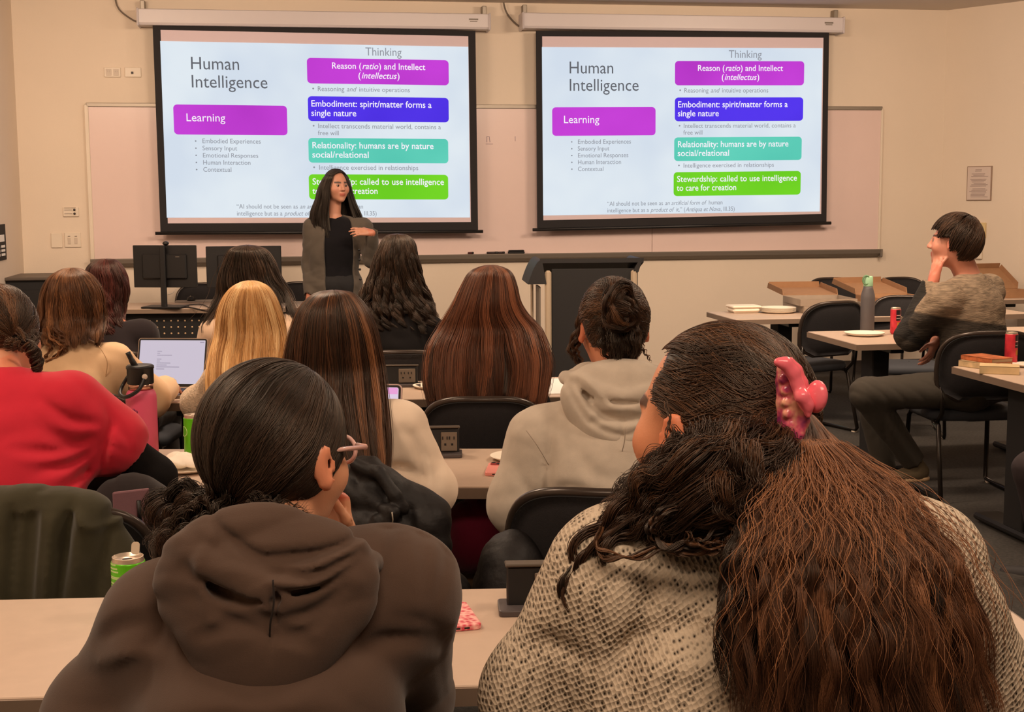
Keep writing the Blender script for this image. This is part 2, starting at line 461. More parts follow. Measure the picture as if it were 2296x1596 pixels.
def long_hair(parent, rings, D, m, n=4500, rad=.0006, nc=60, clump=.6, wave=0.004, wfreq=3.0, curl=0.0, cfreq=7.0,
              depth=0.1, open_=75, face=90, part=0.0, seed=1, k=22, ragged=.14, neck_y=None, lowD=None, dy=0.0, fly=.04, back=0.0, shade0=.45):
    """hair falling from the crown. rings: (py, xl, xr[, depth]) pixel silhouette rows at distance D;
    open_: half-angle of the opening for the face, face: direction of the face in degrees (90 = away)"""
    rs = np.random.RandomState(seed)
    R = []
    nr = len(rings)
    for i, r in enumerate(rings):
        L, Rr = P(r[1], r[0], D), P(r[2], r[0], D)
        c = (L + Rr) / 2; a = np.linalg.norm(Rr - L) / 2
        b = r[3] if len(r) > 3 else min(a * 1.15, depth)
        R.append([c[0], c[1] + dy + (r[4] if len(r) > 4 else 0), c[2], a, b])
    if lowD is not None:
        y1 = rings[-1][0]
        for i, r in enumerate(rings):
            f = min(max((r[0] - neck_y) / (y1 - neck_y), 0), 1) ** .6
            bk = (R[i][1] - R[i][4]) * (1 - f) + lowD * f; nb_ = R[i][4] * (1 - f) + min(.055, R[i][4]) * f
            R[i][4] = nb_; R[i][1] = bk + nb_
    top = list(R[0])
    R.insert(0, [top[0] + part, top[1], top[2] + top[3] * .14, 0.004, 0.004])
    R = np.array(R); nr = len(R)
    # arc-length-like parameter is the ring index
    f0 = math.radians(face); op = math.radians(open_)
    def pos(th, T, rho):
        q = resample(R, T)
        # the sector of the face stays open below the brow
        e = np.stack([np.cos(th), np.sin(th)], -1)
        x = q[..., 0] + q[..., 3] * e[..., 0] * rho
        y = q[..., 1] + q[..., 4] * e[..., 1] * rho
        z = q[..., 2]
        return np.stack([x, y, z], -1)
    # clump layout
    half = math.pi - op * .6
    cth = f0 + math.pi + (rs.rand(nc) * 2 - 1) * (math.pi - op)
    cph = rs.rand(nc) * 6.28; crad = rs.randn(nc) * .05; csh = rs.randn(nc) * .22; cend = rs.rand(nc) * ragged
    ci = rs.randint(0, nc, n)
    th0 = cth[ci] + rs.randn(n) * (2.0 * math.pi / nc) * .9
    T = np.linspace(0, 1, k)[None, :]
    t0 = (rs.rand(n) ** 2 * .12)[:, None]; t1 = (1 - cend[ci] - rs.rand(n) * ragged * .4)[:, None]
    TT = t0 + (t1 - t0) * T
    c = clump * np.clip(TT * 1.6 - .25, 0, 1)
    # roots spread over the crown on both sides of the part
    th = th0[:, None] * (1 - c) + cth[ci][:, None] * c
    lay = 1 - .10 * rs.rand(n)[:, None]
    rho = lay + crad[ci][:, None] * np.clip(TT * 2 - .3, 0, 1) + .012 * np.sin(TT * 9 + cph[ci][:, None])
    flyw = (rs.rand(n) < .05)[:, None] * np.abs(rs.randn(n))[:, None] * fly
    rho = rho + flyw * TT
    w = np.clip(TT * 1.5 - .2, 0, 1)
    pth = pos(th, TT, rho)
    tang = np.stack([-np.sin(th), np.cos(th), np.zeros_like(th)], -1)
    radv = np.stack([np.cos(th), np.sin(th), np.zeros_like(th)], -1)
    ph = cph[ci][:, None] + rs.randn(n)[:, None] * .25
    fr = (wfreq * (1 + .25 * rs.randn(nc)))[ci][:, None]
    pth = pth + tang * (wave * w * np.sin(fr * TT * 6.28 + ph))[..., None] + radv * (wave * .7 * w * np.cos(fr * TT * 6.28 + ph))[..., None]
    if curl:
        fr2 = (cfreq * (1 + .2 * rs.randn(nc)))[ci][:, None]
        ph2 = cph[ci][:, None] * 2 + rs.randn(n)[:, None] * .35
        cr = curl * np.clip(TT * 1.7 - .35, 0, 1)
        pth = pth + tang * (cr * np.sin(fr2 * TT * 6.28 + ph2))[..., None] + radv * (cr * np.cos(fr2 * TT * 6.28 + ph2))[..., None]
        pth[..., 2] += cr * .5 * np.sin(fr2 * TT * 6.28 * 1.0 + ph2 + 1.2)
    if back:
        pth[..., 1] -= back * TT * TT
    sh = shade0 + csh[ci] + rs.randn(n) * .14
    # under layer
    na = 40; Tm = np.linspace(0, 1 - ragged * .9, 26)
    ths = f0 + math.pi + np.linspace(-1, 1, na) * (math.pi - op * .9)
    V = pos(np.tile(ths, (len(Tm), 1)), np.tile(Tm[:, None], (1, na)), .86).reshape(-1, 3)
    if back: V[:, 1] -= back * np.repeat(Tm, na) ** 2
    V[:, 2] -= .014 * np.clip(1 - np.repeat(Tm, na) * 3, 0, 1)
    F = [(i * na + j, i * na + j + 1, (i + 1) * na + j + 1, (i + 1) * na + j) for i in range(len(Tm) - 1) for j in range(na - 1)]
    u = under('hair', V, F, m, parent)
    sd = u.modifiers.new('thick', 'SOLIDIFY'); sd.thickness = .008; sd.offset = 0
    s = strands('hair_strands', pth, rad, m, u, sh)
    return u

def swept_hair(parent, hf, radii, cen, pole, m, n=5000, rad=.0005, seed=1, hairline=None, k=20, end=0.06, wave=.002, wfreq=3, lay=.035, shade0=.45, nc=70, under_=True, name='hair', bend=0.0):
    """hair combed over the skull to a gathering point. hf: 3x3 head frame (columns right, forward, up), cen world centre,
    radii in the head frame, pole: direction in the head frame, hairline(p)->True where hair grows (head-frame unit-ish metres)"""
    rs = np.random.RandomState(seed)
    pole = np.array(pole, float); pole /= np.linalg.norm(pole)
    a = np.cross(pole, [0, 0, 1.0]); a /= np.linalg.norm(a); b = np.cross(pole, a)
    radii = np.array(radii, float)
    caz = rs.rand(nc) * 6.283; csh = rs.randn(nc) * .16; cl = rs.randn(nc)
    M_ = n * 2
    ci = rs.randint(0, nc, M_)
    az = caz[ci] + rs.randn(M_) * 6.283 / nc * .8
    psi0 = np.radians(20 + 150 * rs.rand(M_) ** .7)
    T = np.linspace(0, 1, k)[None, :]
    psi = psi0[:, None] * (1 - T) + end * T
    azz = az[:, None] + bend * np.sin(T * 3.14) + wave * 12 * np.sin(T * 6.28 * wfreq + cl[ci][:, None]) * np.sin(T * 3.14)
    d = pole * np.cos(psi)[..., None] + (a * np.cos(azz)[..., None] + b * np.sin(azz)[..., None]) * np.sin(psi)[..., None]
    ly = 1 + lay * (rs.rand(M_)[:, None] - .3) + .012 * cl[ci][:, None] * np.sin(T * 3.1)
    loc = d * radii * ly[..., None]
    ok = np.ones(M_, bool) if hairline is None else hairline(loc[:, 0])
    loc = loc[ok][:n]; ci = ci[ok][:n]
    W_ = loc @ np.array(hf).T + cen
    sh = shade0 + csh[ci] + rs.randn(len(loc)) * .13
    u = None
    if under_:
        nu, nv = 90, 56
        V = []; F = []
        dirs = []
        for i in range(nv):
            ps = math.pi * (0.02 + .96 * i / (nv - 1))
            for j in range(nu):
                q = 6.283 * j / nu
                dirs.append(pole * math.cos(ps) + (a * math.cos(q) + b * math.sin(q)) * math.sin(ps))
        L = np.array(dirs) * radii * .975
        g = np.ones(len(L), bool) if hairline is None else hairline(L)
        for i in range(nv - 1):
            for j in range(nu):
                f = (i * nu + j, i * nu + (j + 1) % nu, (i + 1) * nu + (j + 1) % nu, (i + 1) * nu + j)
                if all(g[q] for q in f): F.append(f)
        F.append(tuple(range(nu)))
        u = under(name, L @ np.array(hf).T + cen, F, m, parent)
        sd = u.modifiers.new('thick', 'SOLIDIFY'); sd.thickness = .006; sd.offset = 0
    s = strands('hair_strands', W_, rad, m, u if u is not None else parent, sh)
    return u if u is not None else s

def tuft(parent, path, radii, m, n=1500, rad=.0005, seed=1, wave=.003, wfreq=4, curl=0.0, cfreq=8, nc=16, ragged=.2, shade0=.45, k=26, flat=1.0, name='hair_strands', start=0.0, own=.12, level=False, phn=.25):
    "a lock or ponytail: strands running along a curved path with given cross radii"
    rs = np.random.RandomState(seed)
    pts = np.array(spline(path, 8)); rr = np.interp(np.linspace(0, 1, len(pts)), np.linspace(0, 1, len(radii)), radii)
    T = np.linspace(0, 1, k)[None, :]
    cang = rs.rand(nc) * 6.28; crad = np.sqrt(rs.rand(nc)); cph = rs.rand(nc) * 6.28; csh = rs.randn(nc) * .17
    ci = rs.randint(0, nc, n)
    TT = (start * rs.rand(n) ** 2)[:, None] + (1 - ragged * rs.rand(n))[:, None] * T
    TT = np.clip(TT, 0, 1)
    x = TT * (len(pts) - 1); i = np.clip(x.astype(int), 0, len(pts) - 2); t = (x - i)[..., None]
    c = pts[i] * (1 - t) + pts[i + 1] * t
    tg = pts[i + 1] - pts[i]; tg = tg / (np.linalg.norm(tg, axis=-1, keepdims=True) + 1e-9)
    ref = np.array([0, 1.0, 0.05]); u = np.cross(tg, ref); u /= (np.linalg.norm(u, axis=-1, keepdims=True) + 1e-9)
    v = np.cross(tg, u)
    r = np.interp(TT, np.linspace(0, 1, len(rr)), rr)
    if level: u = np.zeros_like(u) + np.array([1.0, 0, 0]); v = np.zeros_like(v) + np.array([0, 1.0, 0])
    ownr = rs.randn(n) * own * .7; own = rs.randn(n) * own
    ang = (cang[ci] + own)[:, None]; rho = (crad[ci] + ownr)[:, None]
    off = u * (r * rho * np.cos(ang))[..., None] + v * (r * rho * np.sin(ang) * flat)[..., None]
    ph = cph[ci][:, None] + rs.randn(n)[:, None] * phn
    fr = (wfreq * (1 + .25 * rs.randn(nc)))[ci][:, None]
    wv = wave * np.clip(TT * 4, 0, 1)
    off = off + u * (wv * np.sin(fr * TT * 6.28 + ph))[..., None] + v * (wv * np.cos(fr * TT * 6.28 * 1.1 + ph))[..., None]
    if curl:
        fr = (cfreq * (1 + .2 * rs.randn(nc)))[ci][:, None]; cr = curl * np.clip(TT * 3, 0, 1)
        ph = ph * 1.7
        off = off + u * (cr * np.sin(fr * TT * 6.28 + ph))[..., None] + v * (cr * np.cos(fr * TT * 6.28 + ph))[..., None]
    pth = c + off
    return strands(name, pth, rad, m, parent, shade0 + csh[ci] + rs.randn(n) * .08)
# ------------------------------------------------------------------ the room
WA = math.radians(9.0); Y0 = 11.2
WT = np.array([math.cos(WA), math.sin(WA), 0]); WN = np.array([math.sin(WA), -math.cos(WA), 0]); WO = np.array([0, Y0, 0.0])
def WP(px, py, off=0.0):
    "where the sight line through a photo point meets the front wall: (along the wall, height)"
    v = _F * FPX + _R * (px - CX) + _U * (CY - py)
    o = WO + WN * off
    t = (o - CAM).dot(WN) / v.dot(WN)
    q = CAM + v * t
    return (q - WO).dot(WT), q[2]
def wall_local(u, off, z): return WO + WT * u + WN * off + np.array([0, 0, z])
CEIL = 3.12

m_wall = mat('wall_paint', srgb(222, 206, 188), .85, var=.02, vscale=1.5, bump=.05, bscale=140)
m_floor = mat('carpet', srgb(62, 58, 54), .95, var=.35, vscale=60, bump=.6, bscale=260)
m_ceil = mat('ceiling_tile', srgb(215, 205, 195), .9)
m_black = mat('black_plastic', srgb(20, 18, 19), .45)
m_matte = mat('black_matte', srgb(22, 20, 21), .8)
m_board = mat('whiteboard_enamel', srgb(222, 198, 192), .28, var=.02, vscale=2)
m_alu = mat('aluminium', srgb(150, 140, 128), .42, metal=.6)
m_alud = mat('tray_grey', srgb(118, 108, 98), .5, metal=.3)
m_ivory = mat('ivory_plastic', srgb(222, 208, 190), .45)
m_case = mat('screen_casing', srgb(205, 196, 196), .4)
m_lam = mat('table_laminate', srgb(196, 172, 152), .42, var=.025, vscale=30, spec=.4)
m_edge = mat('table_edging', srgb(128, 108, 92), .55)
m_chairf = mat('chair_fabric', srgb(26, 22, 24), .85, bump=.15, bscale=300, var=.15, vscale=80)
m_chrome = mat('black_tube', srgb(44, 38, 34), .25, metal=.5)
m_rim = mat('chair_rim', srgb(64, 54, 48), .28, metal=.35)
m_seat = mat('seat_fabric', srgb(58, 60, 66), .8)
m_paper = mat('paper', srgb(235, 232, 228), .8)
m_plate = mat('paper_plate', srgb(238, 226, 208), .7)
m_card = mat('cardboard', srgb(158, 118, 84), .85, var=.06, vscale=20)
m_cardg = mat('printed_cardboard', srgb(150, 134, 118), .8, var=.05, vscale=20)

def struct(name, mb, m, parent=None):
    o = mb.build(name, m, parent)
    if parent is None: o['kind'] = 'structure'
    return o
mb = MB(); mb.box((0, 4.5, -.05), (16, 18, .1)); struct('floor', mb, m_floor)
mb = MB(); mb.box((0, 4.5, CEIL + .05), (16, 18, .1)); struct('ceiling', mb, m_ceil)
uL = WP(24, 0)[0]; uR = WP(2116, 300)[0]
mb = MB(); mb.box(wall_local((uL + uR) / 2, -.06, CEIL / 2), (uR - uL + .2, .12, CEIL), WA); struct('wall_front', mb, m_wall)
def wall_seg(name, a, b, th=.1, z0=0, z1=CEIL):
    a = np.array(a); b = np.array(b); d = b - a; L = np.hypot(d[0], d[1]); ang = math.atan2(d[1], d[0])
    n = np.array([-d[1], d[0]]) / L
    c = (a[:2] + b[:2]) / 2 + n * th / 2
    mb = MB(); mb.box((c[0], c[1], (z0 + z1) / 2), (L, th, z1 - z0), ang); return struct(name, mb, m_wall)
cL = wall_local(uL, 0, 0); cR = wall_local(uR, 0, 0)
e1 = cL + WN * 13
wall_seg('wall_left', e1, cL)
ang = math.radians(-50)
dR = np.array([math.cos(ang), math.sin(ang), 0])
# the angled stretch right of the front wall
q = None
for s_ in np.linspace(.2, 2, 400):
    p_ = cR + dR * s_
    if p_[0] / p_[1] >= (2286 - CX) / FPX: q = s_; break
cR2 = cR + dR * q
wall_seg('wall_right', cR, cR2)
d3 = np.array([math.cos(math.radians(-12)), math.sin(math.radians(-12)), 0])
cR3 = cR2 + d3 * 1.6
wall_seg('wall_alcove', cR2, cR3)
wall_seg('wall_side', cR3, cR3 + WN * 12)
a_ = e1 - WT * .3; b_ = cR3 + WN * 12 + WT * .3
wall_seg('wall_back', (b_[0], -4.0), (a_[0], -4.0))
mb = MB(); mb.box(wall_local((uL + uR) / 2, .006, .05), (uR - uL, .012, .1), WA); struct('baseboard_front', mb, mat('baseboard_rubber', srgb(70, 62, 58), .6))

# ------------------------------------------------------------------ whiteboard
F0 = empty('whiteboard', WO, WA, label='long whiteboard across the front wall with aluminium frame and pen tray', cat='whiteboard')
uA, zT = WP(193, 233, .02); uB, _ = WP(1978, 240, .02); _, zB = WP(1460, 566, .02)
zT = WP(1100, 239, .02)[1]
for a, b in ((uA, WP(1462, 540, .02)[0] - .002), (WP(1462, 540, .02)[0] + .002, uB)):
    mb = MB(); mb.box(((a + b) / 2, -.012, (zT + zB) / 2), (b - a, .018, zT - zB)); mb.build('board_panel', m_board, F0)
fr = .032
for nm, c, sz in (('frame_top', ((uA + uB) / 2, -.018, zT), (uB - uA, .03, fr)), ('frame_side', (uA, -.018, (zT + zB) / 2), (fr, .03, zT - zB)), ('frame_side', (uB, -.018, (zT + zB) / 2), (.02, .03, zT - zB))):
    mb = MB(); mb.box(c, sz, bev=.004); mb.build(nm, m_ivory if nm == 'frame_side' else m_alu, F0)
mb = MB()
poly = [(0, .0), (.085, .008), (.09, .0), (.085, -.03), (.02, -.062), (0, -.062)]
mb.prism(poly, ((uA + uB) / 2, 0, zB), (0, -1, 0), (0, 0, 1), (1, 0, 0), uB - uA + .02)
mb.build('pen_tray', m_alud, F0)
mb = MB(); mb.box((uB, -.045, zB - .03), (.02, .1, .07), bev=.008); mb.build('tray_end_cap', m_alud, F0)
def traything(name, px, w, h, col, label, cat, group=None):
    u, z = WP(px, 568, .06)
    o = empty(name, wall_local(u, .05, zB + .007), WA, label=label, cat=cat, group=group)
    if cat == 'eraser':
        mb = MB(); mb.box((0, 0, h * .28), (w, .05, h * .55), bev=.004); mb.build('felt_pad', m_matte, o)
        mb = MB(); mb.box((0, 0, h * .75), (w * .98, .045, h * .45), bev=.006); mb.build('grip', m_black, o)
    else:
        mb = MB(); mb.lathe([(.006, -w / 2), (.009, -w / 2 + .004), (.009, w * .2), (.0075, w * .22)], (0, 0, .009), 12, roty(math.pi / 2)); mb.build('barrel', mat('marker_' + name + str(px), col, .4), o)
        mb = MB(); mb.lathe([(.0095, w * .2), (.0095, w / 2 - .004), (.006, w / 2)], (0, 0, .0095), 12, roty(math.pi / 2)); mb.build('marker_cap', mat('cap_black', srgb(20, 15, 15), .4), o)
traything('whiteboard_marker', 1056, .05, .02, srgb(70, 20, 20), 'stubby dark red marker cap standing alone on the pen tray, leftmost', 'marker')
traything('whiteboard_marker', 1105, .10, .02, srgb(40, 18, 18), 'long dark marker lying on the whiteboard tray, middle one', 'marker')
traything('whiteboard_marker', 1125, .055, .02, srgb(40, 18, 18), 'short dark marker on the whiteboard tray right next to the longer one', 'marker')
traything('whiteboard_eraser', 1158, .135, .03, None, 'black felt whiteboard eraser on the pen tray', 'eraser')
u1, z1 = WP(1097, 313, .02)
mb = MB()
for (a, b) in (((-.02, .025), (-.02, -.02)), ((.0, .025), (.005, -.02)), ((-.02, .025), (.0, .025)), ((-.03, -.035), (.03, -.035))):
    mb.tube([(u1 + a[0], -.022, z1 + a[1]), (u1 + b[0], -.022, z1 + b[1])], .0018, 5)
u2, z2 = WP(1155, 311, .02); mb.tube([(u2, -.022, z2 + .02), (u2, -.022, z2 - .02)], .0018, 5)
mb.build('pen_marks', mat('pen_ghost', srgb(150, 130, 150), .6), F0, kind='stuff')

# ------------------------------------------------------------------ lettering
_TC = {}
def text_data(s, shear=0.0, bold=0.0):
    k = (s, shear, bold)
    if k in _TC: return _TC[k]
    c = bpy.data.curves.new('lettering', 'FONT'); c.body = s; c.size = 1; c.shear = shear; c.offset = bold; c.resolution_u = 3
    o = bpy.data.objects.new('tmp', c); COL.objects.link(o)
    dg = bpy.context.evaluated_depsgraph_get(); dg.update()
    me = bpy.data.meshes.new_from_object(o.evaluated_get(dg))
    co = np.zeros(len(me.vertices) * 3); me.vertices.foreach_get('co', co); co = co.reshape(-1, 3)
    fs = [tuple(p.vertices) for p in me.polygons]
    bpy.data.objects.remove(o); bpy.data.meshes.remove(me); bpy.data.curves.remove(c)
    _TC[k] = (co, fs); return _TC[k]
def lettering(mb, s, x, y, h, place, width=None, italic=None, bold=0.0, align='l'):
    """s drawn from x, baseline y; h = font size; place(x,y)->3-D; segments in *stars* are italic"""
    segs = []; x0 = 0.0
    parts = s.split('*')
    for i, seg in enumerate(parts):
        if not seg: continue
        co, fs = text_data(seg.replace(' ', '\u00a0') if False else seg, .28 if i % 2 else 0.0, bold)
        body = seg.strip(' ')
        lead = (len(seg) - len(seg.lstrip(' '))) * .28
        w = co[:, 0].max() if len(co) else 0
        trail = (len(seg) - len(seg.rstrip(' '))) * .28
        segs.append((co, fs, x0)); x0 += w + .05 + trail
    tot = x0 - .05
    sx = h if width is None else width / tot
    W = tot * sx
    off = {'l': 0, 'c': -W / 2, 'r': -W}[align]
    for co, fs, xs in segs:
        vs = [place(x + off + (c[0] + xs) * sx, y + c[1] * h) for c in co]
        mb.add(vs, fs)

# ------------------------------------------------------------------ projection screens
def emit_mat(name, col, s=1.0, var=0.0, vs=2.0, c2=None):
    if name in _MC: return _MC[name]
    m = bpy.data.materials.new(name); m.use_nodes = True; nt = m.node_tree
    b = nt.nodes['Principled BSDF']; b.inputs['Base Color'].default_value = (0.02, 0.02, 0.02, 1); b.inputs['Roughness'].default_value = .9
    b.inputs['Specular IOR Level'].default_value = 0.0
    b.inputs['Emission Color'].default_value = col; b.inputs['Emission Strength'].default_value = s
    if var:
        tc = nt.nodes.new('ShaderNodeTexCoord'); n = nt.nodes.new('ShaderNodeTexNoise'); n.inputs['Scale'].default_value = vs; n.inputs['Detail'].default_value = 2
        nt.links.new(tc.outputs['Object'], n.inputs['Vector']); r = nt.nodes.new('ShaderNodeValToRGB')
        r.color_ramp.elements[0].position = .35; r.color_ramp.elements[1].position = .65
        r.color_ramp.elements[0].color = c2 or tuple(x * (1 - var) for x in col[:3]) + (1,); r.color_ramp.elements[1].color = col
        nt.links.new(n.outputs['Fac'], r.inputs[0]); nt.links.new(r.outputs[0], b.inputs['Emission Color'])
    _MC[name] = m; return m
e_bg = emit_mat('slide_white', srgb(222, 232, 240), 1.0, .1, 1.6, srgb(208, 220, 234))
e_txt = emit_mat('slide_text_grey', srgb(92, 96, 104))
e_txt2 = emit_mat('slide_text_light', srgb(138, 142, 152))
e_w = emit_mat('slide_text_white', srgb(246, 240, 250))
e_pu = emit_mat('slide_magenta', srgb(196, 56, 214), 1, .1, 1.2, srgb(178, 44, 196))
e_bl = emit_mat('slide_blue', srgb(76, 44, 236), 1, .1, 1.2, srgb(66, 34, 222))
e_te = emit_mat('slide_teal', srgb(92, 208, 186), 1, .1, 1.2, srgb(78, 196, 176))
e_gr = emit_mat('slide_green', srgb(112, 214, 28), 1, .1, 1.2, srgb(98, 200, 18))
m_fabric = mat('screen_fabric', srgb(205, 188, 190), .8, emit=srgb(120, 96, 104), estr=.35)
m_border = mat('screen_border', srgb(26, 22, 24), .8)

def screen(label, outer, case, slide, cable, side):
    """outer/slide: photo corners of the black-bordered cloth and of the lit slide; all hang 14 cm off the wall"""
    off = .14
    o = empty('projection_screen', WO, WA, label=label, cat='projection screen')
    def L(px, py, d=off): 
        u, z = WP(px, py, d); return np.array([u, -d, z])
    oT = [L(*outer[i]) for i in range(4)]     # tl tr br bl
    x0 = (oT[0][0] + oT[3][0]) / 2; x1 = (oT[1][0] + oT[2][0]) / 2
    def quadframe(q, t):  # inner quad
        c = sum(q) / 4
        return q
    # cloth, slightly out of square as it hangs
    inner = []
    bw = .062
    for i, (sx, sz) in enumerate(((1, -1), (-1, -1), (-1, 1), (1, 1))):
        inner.append(oT[i] + np.array([sx * bw * (.95 if side == 'l' else .8), 0, sz * bw * (.7 if i < 2 else 1.25)]))
    mb = MB(); vs = [v + np.array([0, dy, 0]) for dy in (0, .012) for v in oT]
    mb.add(vs, [(0, 3, 2, 1), (4, 5, 6, 7), (0, 1, 5, 4), (1, 2, 6, 5), (2, 3, 7, 6), (3, 0, 4, 7)])
    mb.build('black_border', m_border, o)
    mb = MB(); mb.add([v + np.array([0, -.002, 0]) for v in inner], [(0, 3, 2, 1)])
    mb.build('screen_cloth', m_fabric, o)
    mb = MB(); a, b = oT[3], oT[2]
    mb.tube([a + np.array([-.04, -.0, 0]), b + np.array([.04, 0, 0])], .014, 10); mb.build('bottom_bar', m_black, o)
    # slide
    S = [L(*slide[i], off + .004) for i in range(4)]
    bu = lambda u, v, e=0.0: (S[0] * (1 - u) * (1 - v) + S[1] * u * (1 - v) + S[2] * u * v + S[3] * (1 - u) * v) + np.array([0, -e, 0])
    # the slide's own layout in the right-hand screen's pixels
    X = lambda px: (px - 1216) / 627.0
    Y = lambda py: (py - 106.5) / 371.0
    mb = MB(); n = 12; vs = [bu(i / n, j / n) for j in range(n + 1) for i in range(n + 1)]
    mb.add(vs, [(j * (n + 1) + i, (j + 1) * (n + 1) + i, (j + 1) * (n + 1) + i + 1, j * (n + 1) + i + 1) for j in range(n) for i in range(n)])
    sl = mb.build('slide', e_bg, o, label='brightly lit slide with headings and coloured boxes')
    pl = lambda e: (lambda x, y: bu(X(x), Y(-y), e))
    def rbox(xa, ya, xb, yb, m):
        mb = MB(); pts = rrect(xb - xa, yb - ya, 8, 5); cx, cy = (xa + xb) / 2, (ya + yb) / 2
        mb.add([bu(X(cx + p[0]), Y(cy + p[1]), .003) for p in pts], [tuple(range(len(pts)))]); b = mb.build('slide_box', m, sl)
        return b
    rbox(1508, 136, 1801, 190, e_pu); rbox(1508, 217, 1800, 270, e_bl); rbox(1507, 306, 1798, 359, e_te); rbox(1506, 384, 1797, 438, e_gr); rbox(1237, 238, 1465, 301, e_pu)
    def T(s, x, y, h, m, w=None, al='l', bold=0.0, nm='lettering'):
        mb = MB(); lettering(mb, s, x, -y, h, pl(.006), width=w, align=al, bold=bold); mb.build(nm, m, sl, kind='stuff')
    T('Human', 1273, 164, 38, e_txt, 98); T('Intelligence', 1273, 202, 38, e_txt, 154)
    T('Thinking', 1628, 129, 25, e_txt2, 75)
    T('Learning', 1261, 273, 24, e_w, 79)
    T('Reason (*ratio*) and Intellect', 1558, 158, 19, e_w, 194, bold=.008); T('(*intellectus*)', 1612, 178, 19, e_w, 86, bold=.008)
    T('Embodiment: spirit/matter forms a', 1514, 239, 19.5, e_w, 250, bold=.008); T('single nature', 1514, 259, 19.5, e_w, 93, bold=.008)
    T('Relationality: humans are by nature', 1514, 328, 19.5, e_w, 253, bold=.008); T('social/relational', 1514, 348, 19.5, e_w, 117, bold=.008)
    T('Stewardship: called to use intelligence', 1513, 406, 19.5, e_w, 275, bold=.008); T('to care for creation', 1513, 426, 19.5, e_w, 135, bold=.008)
    B = '\u2022'
    T(B, 1517, 206, 15, e_txt2); T('Reasoning *and* intuitive operations', 1528, 206, 14.5, e_txt2, 191)
    T(B, 1516, 285, 15, e_txt2); T('Intellect transcends material world, contains a', 1527, 285, 14.5, e_txt2, 256); T('free will', 1527, 300, 14.5, e_txt2, 43)
    T(B, 1515, 374, 15, e_txt2); T('Intelligence exercised in relationships', 1527, 374, 14.5, e_txt2, 207)
    for i, (s, w) in enumerate((('Embodied Experiences', 118), ('Sensory Input', 70), ('Emotional Responses', 112), ('Human Interaction', 96), ('Contextual', 57))):
        T(B, 1277, 319 + 15.1 * i, 13, e_txt2); T(s, 1292, 319 + 15.1 * i, 14, e_txt2, w)
    T('\u201cAI should not be seen as *an artificial form of* human', 1357, 458, 14, e_txt2, 260)
    T('intelligence but as a *product of* it.\u201d (*Antiqua et Nova*, III.35)', 1357, 473, 14, e_txt2, 288)
    # casing
    c0 = L(case[0][0], case[0][1], .16); c1 = L(case[1][0], case[1][1], .16)
    zt = (c0[2] + c1[2]) / 2; hh = case[2]
    mb = MB(); prof = [(-.13, 0), (-.13, -hh * .75), (-.09, -hh), (.03, -hh), (.04, -hh * .85), (.04, -hh * .05), (.0, 0)]
    mb.prism([(-p[0] + 0, p[1]) for p in prof][::-1], ((c0[0] + c1[0]) / 2, -.14, zt), (0, 1, 0), (0, 0, 1), (1, 0, 0), c1[0] - c0[0])
    mb.build('casing', m_case, o, bevel=.006)
    for s_, cx in ((-1, c0[0]), (1, c1[0])):
        mb = MB(); mb.box((cx, -.1, zt - hh / 2 - .004), (.016, .2, hh + .012), bev=.01); mb.build('end_cap', m_case, o)
        mb = MB(); bx = cx - s_ * .03
        mb.box((bx, -.05, zt + .035), (.035, .08, .07), bev=.004); mb.build('wall_bracket', m_alu, o)
    mb = MB(); lettering(mb, 'PROJECTION', c1[0] - .14, zt - hh * .42, .02, lambda x, y: np.array([x, -.186 - .14 + .14, y]), width=.07); 
    mb = MB(); mb.box((c1[0] - .13, -.181, zt - hh * .40), (.075, .003, .012)); mb.box((c1[0] - .13, -.181, zt - hh * .52), (.06, .003, .006)); mb.build('badge', m_alud, o)
    if cable:
        pts = [np.array([*WP(p[0], p[1], .03), 0]) for p in cable]
        pts = spline([np.array([p[0], -.03, p[1]]) for p in pts], 6)
        mb = MB(); mb.tube(pts, .007, 6); mb.build('power_cable', mat('grey_cable', srgb(105, 92, 80), .6), o)
    return o
screen('left projection screen showing the slide, presenter standing before it', ((342, 54), (1066, 69), (1072, 519), (360, 523)), ((308, 14), (1097, 34), .128), ((359, 92), (1050, 105), (1054, 487.5), (374, 488)), ((262, -60), (258, -10), (268, 22), (300, 46), (312, 46)), 'l')
screen('right projection screen showing the same slide, nearer the corner', ((1202, 69), (1859, 73), (1853, 500), (1205, 515)), ((1172, 30), (1890, 36), .128), ((1215, 105.5), (1844.5, 108), (1838, 474), (1218, 483)), ((1130, -60), (1128, -8), (1136, 28), (1160, 56), (1178, 60)), 'r')

# ------------------------------------------------------------------ wall fittings
def plate(name, px, py, w, h, label, cat, details, m=m_ivory, off=0.0, depth=.012):
    u, z = WP(px, py, .01)
    o = empty(name, wall_local(u, off, z), WA, label=label, cat=cat)
    mb = MB(); mb.box((0, -depth / 2, 0), (w, depth, h), bev=.003); mb.build('cover', m, o)
    for nm, x, zz, ww, hh, mm in details:
        mb = MB()
        if nm in ('knob', 'hole'): mb.lathe([(ww, 0), (ww, .008), (ww * .8, .01)], (x, -depth, zz), 14, rotx(math.pi / 2))
        else: mb.box((x, -depth - .002, zz), (ww, .006, hh), bev=.001)
        mb.build(nm, mm, o)
    return o
dk = mat('dark_socket', srgb(40, 28, 26), .5)
grs = mat('socket_face', srgb(200, 184, 168), .5)
lw = mat('slot_grey', srgb(120, 104, 96), .5)
plate('wall_socket', 252, 162, .125, .075, 'ivory double wall socket left of the left screen', 'socket', [('socket_face', -.028, 0, .04, .05, grs), ('socket_face', .028, 0, .04, .05, grs), ('slot', -.034, .006, .004, .014, lw), ('slot', -.02, .006, .004, .014, lw), ('slot', .022, .006, .004, .014, lw), ('slot', .036, .006, .004, .014, lw)])
